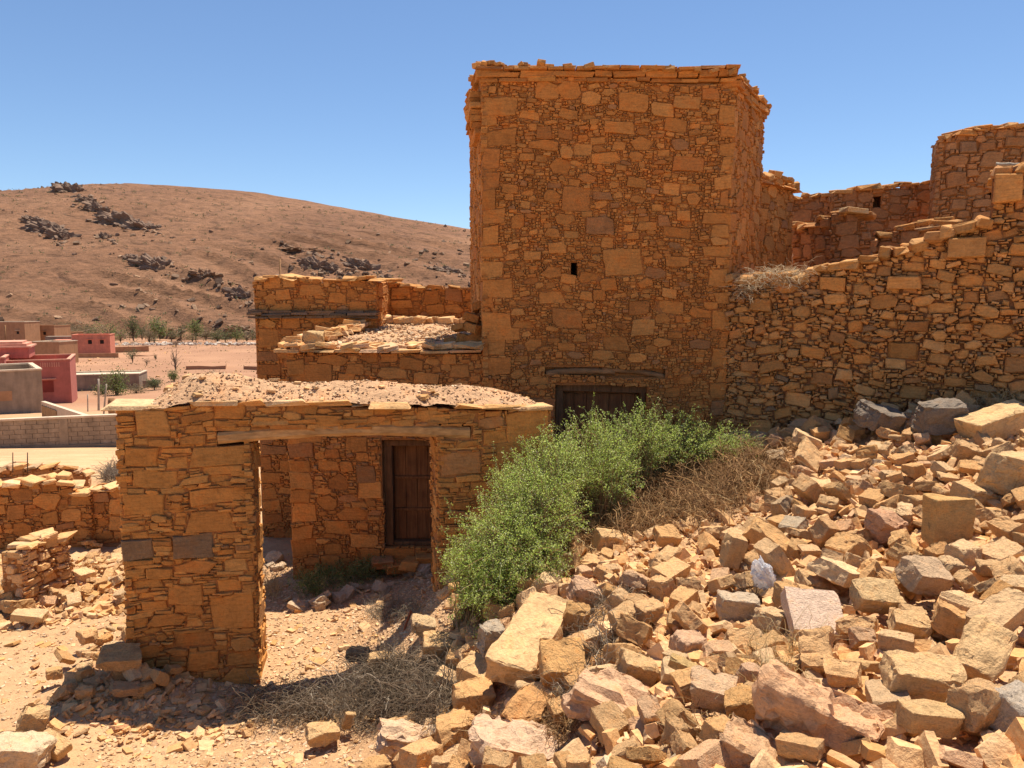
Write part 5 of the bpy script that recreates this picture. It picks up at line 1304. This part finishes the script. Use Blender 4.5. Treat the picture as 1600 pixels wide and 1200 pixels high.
leaves('hill_scrub',np.stack([x,y,z+.3],1)[kk]+rn.normal(0,1,(len(kk),3))*np.stack([sz,sz,sz*.5],1)[kk],rn.uniform(.5,1.0,len(kk)),cols_np(rn,len(kk),[(1,.13,.13,.06),(1,.2,.16,.09)],.2),rn)['kind']='stuff'

# ------------------------------------------------------------------ village
def plaster(name,col,sc=1.5,amt=.18):
    m,nt,b=nodes(name); pos=N(nt,'ShaderNodeNewGeometry').outputs['Position']
    n=noise_n(nt,pos,sc,6,.65); n2=noise_n(nt,mapped(nt,pos,(2.2,2.2,.35)),1.0,5,.6)
    r=ramp(nt,n.outputs[0],[(.3,(1-amt,)*3),(.7,(1+amt*.5,)*3)]).outputs[0]; r2=ramp(nt,n2.outputs[0],[(.35,(1-amt,)*3),(.6,(1,1,1))]).outputs[0]
    c=mixc(nt,col,r,1.0,'MULTIPLY'); c=mixc(nt,c,r2,.8,'MULTIPLY')
    nt.links.new(c,b.inputs['Base Color']); b.inputs['Roughness'].default_value=.9; bump(nt,b,[(n.outputs[0],.02,.4)]); return m
M['red']=plaster('dark_red_render',(.47,.15,.11)); M['redtrim']=plaster('pale_red_trim',(.62,.30,.2)); M['pink']=plaster('coral_render',(.66,.24,.15)); M['grey']=plaster('grey_cement',(.32,.235,.165),.8,.3)
M['blockw']=plaster('cement_block',(.36,.27,.19),3,.3); M['tan']=plaster('tan_adobe',(.44,.235,.12)); M['pale']=plaster('pale_coping',(.62,.48,.34)); M['joint']=plaster('cement_joint',(.30,.22,.15)); M['redwood']=plaster('red_shutter',(.25,.05,.035)); M['iron']=plaster('rusty_iron',(.10,.06,.045),20)
M['whitew']=plaster('white_paint',(.72,.68,.62)); M['dark']=plaster('dark_opening',(.03,.022,.018)); M['door2']=plaster('brown_gate',(.40,.24,.11),2,.3)
def frame3(C,yaw):
    c,s=math.cos(yaw),math.sin(yaw); return lambda x,y,z: (C[0]+x*c-y*s, C[1]+x*s+y*c, C[2]+z)
def fbox(fr,x0,x1,y0,y1,z0,z1):
    V,F=box(x0,x1,y0,y1,z0,z1); return [fr(*v) for v in V],F
def part(parent,name,mat,fr,boxes,kind=None):
    b=Buf(); 
    for q in boxes: V,F=fbox(fr,*q); b.add(V,F)
    b.C=[]; o=b.build(name,M[mat],parent)
    if kind: o['kind']=kind
    return o
def terrace_house(name,label,corner,yaw,w,d,h,mat,trim,par=.9,windows=(),extra=None,cat='house',group=None):
    """corner: front right bottom corner; x runs left (negative), y runs back"""
    o=empty(name,corner,label,cat,group); fr=frame3(corner,yaw); t=.25
    part(o,'wall',mat,fr,[(-w,0,0,t,-2,h),(-w,0,d-t,d,-2,h),(-t,0,t,d-t,-2,h),(-w,-w+t,t,d-t,-2,h)])
    part(o,'roof',trim,fr,[(-w+t,-t,t,d-t,h-par-.15,h-par)])
    part(o,'parapet_coping',trim,fr,[(-w-.06,.06,-.06,t+.04,h,h+.12),(-w-.06,.06,d-t-.04,d+.06,h,h+.12),(-t-.04,.06,t+.04,d-t-.04,h,h+.12),(-w-.06,-w+t+.04,t+.04,d-t-.04,h,h+.12)])
    for (x,z,ww,hh,face) in windows:
        if face=='f': 
            wi=part(o,'window','redwood' if mat=='red' else 'dark',fr,[(x-ww/2,x+ww/2,-.03,.02,z,z+hh)]); part(wi,'window_hood',trim,fr,[(x-ww/2-.25,x+ww/2+.25,-.3,-.035,z+hh+.15,z+hh+.25)])
        else:
            wi=part(o,'window','dark',fr,[(-.02,.03,x-ww/2,x+ww/2,z,z+hh)])
    return o,fr
# grey cement house, far left
c=P(69,648,56); o,fr=terrace_house('cement_house','unpainted grey cement house with open roof terrace, left edge',(c.x,c.y,c.z),.64,9,7,3.3,'grey','pale',.8)
part(o,'wall_patch','tan',fr,[(-5.0,-1.9,-.015,.02,1.2,1.9)])
# dark red house
c=P(113,634,78); o,fr=terrace_house('red_house','dark red rendered house with pale parapet and shuttered window','' or (c.x,c.y,c.z),.46,8.2,9,4.7,'red','redtrim',.9,[(-2.0,1.5,.95,1.15,'f')])
part(o,'balustrade','redtrim',fr,[(-2.6+k*.2,-2.52+k*.2,-.035,.0,4.05,4.5) for k in range(9)],'stuff')
part(o,'upper_block','red',fr,[(-8.3,-3.8,3.2,8.6,4.83,5.9)]); part(o,'stepped_cornice','redtrim',fr,[(-8.5,-3.6,3.0,8.8,5.9,6.05),(-8.1,-4.0,3.4,8.4,6.05,6.3),(-7.7,-4.4,3.8,8.0,6.3,6.5)])
o2,fr=terrace_house('red_house','low dark red annex at the left picture edge, behind the cement house',tuple(P(12,640,74)),.5,5,6,5.0,'red','redtrim',.6)
# coral house
c=P(173,553,158); o,fr=terrace_house('coral_house','small coral box house with two windows in the valley',(c.x,c.y,c.z),.3,7.0,5,3.9,'pink','pink',.2,[(-3.7,2.1,.7,.8,'f'),(-1.5,2.1,.7,.8,'f')])
part(o,'low_wing','pink',fr,[(-10.4,-6.35,-.4,3,-1,3.0)]); part(o,'side_wing','grey',fr,[(-12.5,-7.8,3.1,6,-1,3.6)]); part(o,'yard_wall','tan',fr,[(-6,2.0,-3.4,-3.1,-1,.35)])
# tan adobe row
c=P(86,538,178); o,fr=terrace_house('adobe_house','long tan adobe house with small square windows behind the coral house',(c.x,c.y,c.z),.03,14,7,4.2,'tan','tan',.3,[(-2.2,2.2,.6,.7,'f'),(-4.3,2.2,.6,.7,'f'),(-7.3,2.2,.6,.7,'f')])
part(o,'entrance','whitew',fr,[(-8.0,-6.2,-.04,.02,0,1.6)])
c=P(40,536,170); terrace_house('adobe_house','lower tan adobe house at the left edge of the valley',(c.x,c.y,c.z),.05,12,6,4.6,'tan','pale',.4,[(-1.5,2.0,.5,.6,'f')])
c=P(112,535,205); terrace_house('adobe_house','farthest low brown adobe wall house near the hill foot',(c.x,c.y,c.z),.0,30,6,2.6,'tan','tan',.2)
c=P(93,556,135); o,fr=terrace_house('adobe_house','small tan shed with flat roof left of the coral house',(c.x,c.y,c.z),-.1,5,5,2.4,'tan','pale',.2)
# low cement shed
c=P(218,606,98); o,fr=terrace_house('cement_shed','long low grey cement shed with pale roof right of the red house',(c.x,c.y,c.z),0.25,10,5,1.75,'grey','pale',.05)
part(o,'yard_wall','grey',fr,[(.3,2.2,.4,.7,-1,.9)])
# coral wing garden walls
def wall_line(name,label,a,b,h,t,mat,cat='wall'):
    p=Plane((a.x,a.y),(b.x,b.y)); n=max(2,int(p.L/2)); bf=Buf(); V=[]; 
    for i in range(n+1):
        u=p.L*i/n; q=p.at(u,0,0); z=h1(q.x,q.y); 
        for w,zz in ((0,-.5),(0,h),(-t,h),(-t,-.5)): V.append(tuple(p.at(u,z+zz+(.06*math.sin(i*2.3) if zz>0 else 0),w)))
    F=[]
    for i in range(n):
        for k in range(4): F.append((i*4+k,(i+1)*4+k,(i+1)*4+(k+1)%4,i*4+(k+1)%4))
    F+=[(3,2,1,0),tuple(n*4+k for k in range(4))]
    me=mesh_list(name,V,F); bm=bmesh.new(); bm.from_mesh(me); bmesh.ops.recalc_face_normals(bm,faces=bm.faces); bm.to_mesh(me); bm.free()
    return setp(put(name,me,M[mat],None,(0,0,0)),label,cat)
wall_line('adobe_wall','low brown adobe wall right of the coral house',P(176,541,175),P(232,533,178),1.3,.5,'tan')
wall_line('field_wall','low sunlit earth bank edging the field near the rear house',P(290,566,124),P(352,562,126),.5,7,'ground','bank')
wall_line('field_wall','short earth bank at the far right of the field',P(380,563,126),P(420,566,124),.5,4,'ground','bank')
wall_line('field_wall','small earth bank beyond the bare tree',P(205,549,160),P(232,548,160),.4,3,'ground','bank')
# cement block wall below the village: every block laid singly
A=P(-70,662,33.2); B=P(192,648,34.6); bw=empty('block_wall',(-24,34,-3),'grey cement block wall with coping across the left middle ground','wall')
pw=Plane((A.x,A.y),(B.x,B.y)); zt0=P(0,657,33.6).z; zt1=P(190,648,34.6).z; rg=random.Random(3)
V=[pw.at(u,z,w) for z in (-5.0,-2.0) for (u,w) in ((0,-.02),(pw.L,-.02),(pw.L,-.25),(0,-.25))]
ztop=lambda u: zt0+(zt1-zt0)*u/pw.L
V=[pw.at(u,(-5 if k==0 else ztop(u)-.06),w) for k in (0,1) for (u,w) in ((0,-.015),(pw.L,-.015),(pw.L,-.25),(0,-.25))]
b=Buf(); b.add([tuple(v) for v in V],[(3,2,1,0),(4,5,6,7),(0,1,5,4),(1,2,6,5),(2,3,7,6),(3,0,4,7)]); b.C=[]; b.build('wall_core',M['joint'],bw)
me_b={}
for r in range(6):
    u=-.2*(r%2)
    while u<pw.L-.1:
        if 0<=u and u+.46<pw.L:
            z=ztop(u+.2)-.06-.205*(r+1)
            V,F=block(rg,.44,.05,.19,.02,.1); R=rotm(0,0,math.atan2(pw.U.y,pw.U.x))
            if len(me_b)<8 : me_b[len(me_b)]=mesh_list('block',[tuple(R@v) for v in V],F)
            put('block',me_b[rg.randrange(len(me_b))],M['blockw'],bw,pw.at(u+.23,z+.1,-.012+rg.uniform(-.006,.008)))
        u+=.46
V=[pw.at(u,ztop(u)+(-.06 if k==0 else .03),w) for k in (0,1) for (u,w) in ((0,.06),(pw.L,.06),(pw.L,-.3),(0,-.3))]
b=Buf(); b.add([tuple(v) for v in V],[(3,2,1,0),(4,5,6,7),(0,1,5,4),(1,2,6,5),(2,3,7,6),(3,0,4,7)]); b.C=[]; b.build('coping',M['pale'],bw)
q0=pw.px(101,690)[0]
put_block(rg,'pillar',M['blockw'],bw,pw.at(q0,ztop(q0)-.75,.0),(.35,.1,1.4),(0,0,math.atan2(pw.U.y,pw.U.x)),jit=.01)
V=[pw.at(u,z,w) for z in (-5,-2.72) for (u,w) in ((0,.1),(pw.L,.1),(pw.L,-.0),(0,-.0))]
b=Buf(); b.add([tuple(v) for v in V],[(3,2,1,0),(4,5,6,7),(0,1,5,4),(1,2,6,5),(2,3,7,6),(3,0,4,7)]); b.C=[]; b.build('plinth',M['joint'],bw)
# yard wall with brown metal gate running back behind the block wall
ya=P(64,627,52); yb=P(140,652,36.5)
yo=empty('yard_wall',(ya.x,ya.y,ya.z-2.5),'low wall with brown sheet gate running to the cement house','wall'); pyw=Plane((ya.x,ya.y),(yb.x,yb.y))
V=[pyw.at(u,z,w) for (z) in (0,1) for (u,w) in ((0,0),(pyw.L,0),(pyw.L,-.25),(0,-.25))]
V=[(v[0],v[1],(-6 if i<4 else (ya.z if i in (4,7) else yb.z))) for i,v in enumerate(V)]
b=Buf(); b.add([tuple(v) for v in V],[(3,2,1,0),(4,5,6,7),(0,1,5,4),(1,2,6,5),(2,3,7,6),(3,0,4,7)]); b.C=[]; b.build('wall',M['pale'],yo)
for k in range(7):
    a=.6+k*1.05; b=Buf(); za_=ya.z+(yb.z-ya.z)*(a+.5)/pyw.L-.25
    V=[pyw.at(u,z,w) for z in (za_-1.9,za_) for (u,w) in ((a,.05),(a+.98,.05),(a+.98,.0),(a,.0))]
    b.add([tuple(v) for v in V],[(3,2,1,0),(4,5,6,7),(0,1,5,4),(1,2,6,5),(2,3,7,6),(3,0,4,7)]); b.C=[]; b.build('gate_panel',M['door2'],yo)
# poles
def pole(px,py0,py1,y,r,label,name='wooden_pole',mat='pole',lean=0):
    a=P(px,py1,y); b_=P(px+lean,py0,y); g0=h1(a.x,a.y)
    o=log(None,name,mat,(a.x,a.y,min(a.z,g0)-.3),tuple(b_),r,int(px),0,7,4,1,.8); return setp(o,label,'pole')
pole(154,592,646,60,.09,'tall thin utility pole behind the block wall')
pole(137,616,645,58,.05,'short thin stake left of the utility pole')
pole(174,622,646,46,.22,'thick dark stump post beside the gateway corner',mat='darkbeam')
pole(160,600,645,50,.06,'crooked leaning branch post near the stump post',mat='pole',lean=6)
pole(8,508,545,120,.12,'dark pole at the left edge before the adobe house',mat='darkbeam')
pole(22,530,545,110,.11,'short dark post right of the left edge pole',mat='darkbeam')
pole(437,405,436,14.5,.022,'thin stick rising behind the rear house parapet',mat='darkbeam')
# rusty frame standing by the left wall
fo=empty('metal_frame',tuple(P(32,728,13.3)),'small rusty metal frame of two uprights and a rail','frame')
for px in (20,43): log(fo,'upright','iron',P(px,738,13.3),P(px,707,13.3),.011,px,0,6,3)
log(fo,'rail','iron',P(20,722,13.29),P(43,722,13.29),.008,3,0,6,3)
# pale stick on the right hand wall
setp(log(None,'wooden_stick','pole',P(1556,257,9.2),P(1640,262,8.9),.03,5,.01),'pale wooden stick lying on the top of the stacked wall','stick')

# trees and shrubs of the valley floor
def tree(px,py,y,h,r,label,seed,dense=1.0,pal=None,name='valley_tree',trunk=.35,cat='tree'):
    rn=np.random.default_rng(seed); a=P(px,py,y); g0=h1(a.x,a.y); g0=max(g0,float(hill_z(np.array([a.x]),np.array([a.y]))[0])) if y>228 else g0
    o=empty(name,(a.x,a.y,g0),label,cat,'trees and shrubs on the valley floor'); B=np.array([a.x,a.y,g0])
    nb=26; root=np.repeat(B[None],nb,0)+rn.normal(0,.04,(nb,3)); tip=B+np.stack([rn.normal(0,r*.55,nb),rn.normal(0,r*.55,nb),h*rn.uniform(trunk+.1,.98,nb)],1)
    path=grow(rn,root,tip,7,.03*h); path[:,:3,:2]=path[:,:3,:2]*.35+B[None,None,:2]*.65
    strands('trunk',path,rn.uniform(.02,.06,nb)*h*.35,cols_np(rn,nb,[(1,.2,.14,.09),(1,.26,.19,.13)]),o)
    if dense>0:
        nl=int(900*dense); c=rn.integers(0,nb,nl); t=rn.uniform(3,6,nl); i0=np.minimum(t.astype(int),5)
        pos=path[c,i0]+rn.normal(0,1,(nl,3))*np.array([r*.28,r*.28,h*.09]); lf=leaves('crown',pos,rn.uniform(.14,.3,nl)*max(.6,h/4),cols_np(rn,nl,pal or [(2,.12,.14,.05),(2,.17,.18,.075),(1,.22,.2,.1)],.25),rn,o,.2,aspect=.7); lf['kind']='stuff'
    return o
OL=[(2,.10,.12,.045),(2,.15,.16,.07)]; GR=[(2,.13,.17,.05),(2,.2,.22,.08)]; BR=[(2,.24,.18,.1),(2,.18,.14,.08)]
tree(182,606,90,3.2,1.5,'bushy green tree in front of the cement shed',1,1.6,GR,trunk=.1)
tree(160,606,91,1.6,1.3,'low grey green shrub left of the shed tree',2,1.0,OL,trunk=.05,name='valley_shrub',cat='shrub')
tree(212,604,92,1.4,1.4,'low shrub at the right end of the cement shed',3,.8,BR,trunk=.05,name='valley_shrub',cat='shrub')
tree(240,590,96,1.6,.9,'grey green shrub above the gateway left end',4,1.0,OL,trunk=.1,name='valley_shrub',cat='shrub')
tree(272,583,105,1.7,.8,'green shrub under the bare twisted tree',5,1.0,GR,trunk=.1,name='valley_shrub',cat='shrub')
tree(305,592,98,1.5,1.0,'bright green shrub with upright leaves beside the field',6,1.0,GR,trunk=.05,name='valley_shrub',cat='shrub')
tree(353,592,98,.5,.7,'tiny low green plant near the gateway top',7,.4,GR,trunk=.05,name='valley_shrub',cat='shrub')
tree(207,560,140,2.6,1.3,'small thorny grey tree in the open field',8,.5,OL)
tree(229,566,132,1.5,.8,'bare forked shrub right of the thorny tree',9,.05,BR)
tree(274,574,122,3.4,.8,'bare twisted tree in the middle of the field',10,.0)
tree(338,587,103,2.0,1.0,'bare branching shrub at the right of the field',11,.0)
tree(243,558,150,1.1,.3,'single dark stake-like plant in the field',12,.2,BR)
for i,(px,py,h,r,d) in enumerate([(48,522,3,3.5,.8),(75,520,3,4,1),(120,520,4,5,1.4),(100,519,3.5,4,1.2),(145,524,3.5,2.5,1),(170,528,4.5,2.6,.6),(188,530,3,2.2,.8),(208,524,5,1.7,.8),(222,530,3.4,1.6,.9),(250,530,5,2.1,1.3),(233,533,3,1.5,.6),(268,530,3,1.6,.5),(283,531,3.6,1.2,.4),(306,532,4.6,1.8,1.1),(322,534,3,1.6,.9),(340,534,3.3,1.7,.9),(352,535,2.4,1.2,.6),(370,536,3.4,2.2,1.0),(386,538,2.4,1.4,.7),(395,530,2.8,1.2,.6),(240,520,2.2,1.2,.5),(300,520,2,1.4,.4)]):
    lab=['grey green','olive','dusty','dark green'][i%4]
    tree(px,py,205+6*(i%5),h*1.35,r*1.3,f'{lab} tree in the row at the hill foot, number {i+1} from the left' if 0 else f'{lab} tree at the hill foot '+['behind the adobe houses','behind the adobe roofs','left of the coral house','above the coral house','just right of the coral house','beyond the adobe wall','over the end of the adobe wall','left of the round crowned tree','beside the round crowned tree','with the roundest crown','under the round crowned tree','right of the round crowned tree','in the middle of the white stream bed','dark and upright by the stream bed','right of the dark upright tree','midway to the rear house','smallest near the rear house','widest near the rear house','last before the rear house','touching the rear house edge','higher on the slope at centre','higher on the slope at right'][i],100+i,d,[OL,GR,BR,OL][i%4] if i!=9 else GR,trunk=.2)
b=P(270,532,196); tree(275,538,190,1.6,2.2,'flat topped brown umbrella shaped shrub at the field end',300,1.0,[(1,.2,.12,.08),(1,.15,.1,.07)],trunk=.5)
# pale stream bed stones at the foot of the hill
n=700; rn=np.random.default_rng(77); x=rn.uniform(-115,-60,n); y=rn.uniform(196,204,n); s=.2+.9*rn.random(n)**2
scatter('stream_bed_stones',LOWR,np.stack([x,y,hz(x,y)+.1],1),s,.3,cols_np(rn,n,[(1,.52,.45,.38),(1,.45,.34,.25)],.1),rn)
n=900; x=rn.uniform(-110,-20,n); y=rn.uniform(92,215,n); s=.12+.5*rn.random(n)**3
scatter('field_stones',LOWR,np.stack([x,y,hz(x,y)],1),s,.3,cols_np(rn,n,PAL_RUB,.2),rn)
kk=rn.uniform(0,1,(5000,2)); x=-115+95*kk[:,0]; y=95+120*kk[:,1]; x=np.round(x/6)*6+rn.normal(0,1.0,5000); y=np.round(y/8)*8+rn.normal(0,1.2,5000)
leaves('field_weeds',np.stack([x,y,hz(x,y)],1),rn.uniform(.12,.4,5000),cols_np(rn,5000,[(1,.24,.2,.1),(1,.3,.22,.12)],.2),rn,None,1.0)['kind']='stuff'

# ------------------------------------------------------------------ litter
def bag_mat():
    m,nt,b=nodes('thin_plastic'); b.inputs['Base Color'].default_value=(.82,.82,.84,1); b.inputs['Roughness'].default_value=.22; b.inputs['Specular IOR Level'].default_value=.6
    tr=N(nt,'ShaderNodeBsdfTransparent'); tl=N(nt,'ShaderNodeBsdfTranslucent'); mx=N(nt,'ShaderNodeMixShader'); mx.inputs[0].default_value=.35; mx2=N(nt,'ShaderNodeMixShader'); mx2.inputs[0].default_value=.3
    tl.inputs['Color'].default_value=(.8,.8,.82,1)
    o=[n for n in nt.nodes if n.type=='OUTPUT_MATERIAL'][0]
    nt.links.new(b.outputs[0],mx2.inputs[1]); nt.links.new(tl.outputs[0],mx2.inputs[2]); nt.links.new(mx2.outputs[0],mx.inputs[1]); nt.links.new(tr.outputs[0],mx.inputs[2]); nt.links.new(mx.outputs[0],o.inputs[0]); return m
M['bag']=bag_mat()
bm=bmesh.new(); bmesh.ops.create_icosphere(bm,subdivisions=5,radius=1)
for v in bm.verts:
    n=v.co.normalized(); q=n*2.2; r=.75+.35*noise.noise(q)+.16*(1-abs(noise.noise(q*2.3)))*2-.16+.07*noise.noise(q*7)
    v.co=Vector((n.x*r*.085,n.y*r*.07,n.z*r*.16*(1.25 if n.z>0 else .8)))
me=bpy.data.meshes.new('plastic_bag'); bm.to_mesh(me); bm.free(); me.polygons.foreach_set('use_smooth',np.ones(len(me.polygons),bool))
p=hit(1190,930); o=put('plastic_bag',me,M['bag'],None,(p.x,p.y-.05,p.z+.14)); o.rotation_euler=(.25,-.55,.2); setp(o,'crumpled clear white plastic bag caught among the stones','plastic bag')
m,nt,b=nodes('green_glass'); b.inputs['Base Color'].default_value=(.03,.22,.10,1); b.inputs['Roughness'].default_value=.1; M['gglass']=m
m,nt,b=nodes('blue_plastic'); b.inputs['Base Color'].default_value=(.25,.36,.55,1); b.inputs['Roughness'].default_value=.3; M['blue']=m
m,nt,b=nodes('red_brown_stick'); b.inputs['Base Color'].default_value=(.30,.09,.04,1); M['rstick']=m
def lathe(name,prof,mat,loc,rot,label,cat,seg=16):
    V=[];F=[]
    for (r,z) in prof:
        for k in range(seg): a=2*math.pi*k/seg; V.append((r*math.cos(a),r*math.sin(a),z))
    for i in range(len(prof)-1):
        for k in range(seg): F.append((i*seg+k,i*seg+(k+1)%seg,(i+1)*seg+(k+1)%seg,(i+1)*seg+k))
    F.append(tuple(range(seg))[::-1]); F.append(tuple(range((len(prof)-1)*seg,len(prof)*seg)))
    o=put(name,mesh_list(name,V,F,smooth=True),M[mat],None,loc); o.rotation_euler=rot; return setp(o,label,cat)
p=hit(1222,1026); lathe('glass_bottle',[(.02,-.06),(.024,-.055),(.024,.03),(.02,.045),(.009,.06),(.009,.085),(.011,.088)],'gglass',(p.x,p.y-.03,p.z+.05),(1.2,.3,.8),'broken green glass bottle end beside the pale square slab','bottle')
p=hit(610,1036); lathe('bottle_cap',[(.03,-.012),(.034,-.008),(.034,.012),(.03,.016)],'blue',(p.x,p.y-.03,p.z+.04),(.7,.2,0),'small blue plastic cap lying by the dry brush','bottle cap')
a=hit(628,990); bq=P(642,955,a.y-.02); setp(log(None,'wooden_stick','rstick',(a.x,a.y,a.z-.03),tuple(bq),.016,4,0,5,4),'reddish brown stick leaning beside pale stones at the path edge','stick')
a=hit(470,1108); bq=hit(600,1048); setp(log(None,'wooden_stick','pole',(a.x,a.y,a.z+.03),(bq.x,bq.y,bq.z+.08),.011,6,.03,5,8),'long thin dry stick along the upper edge of the dry brush','stick')
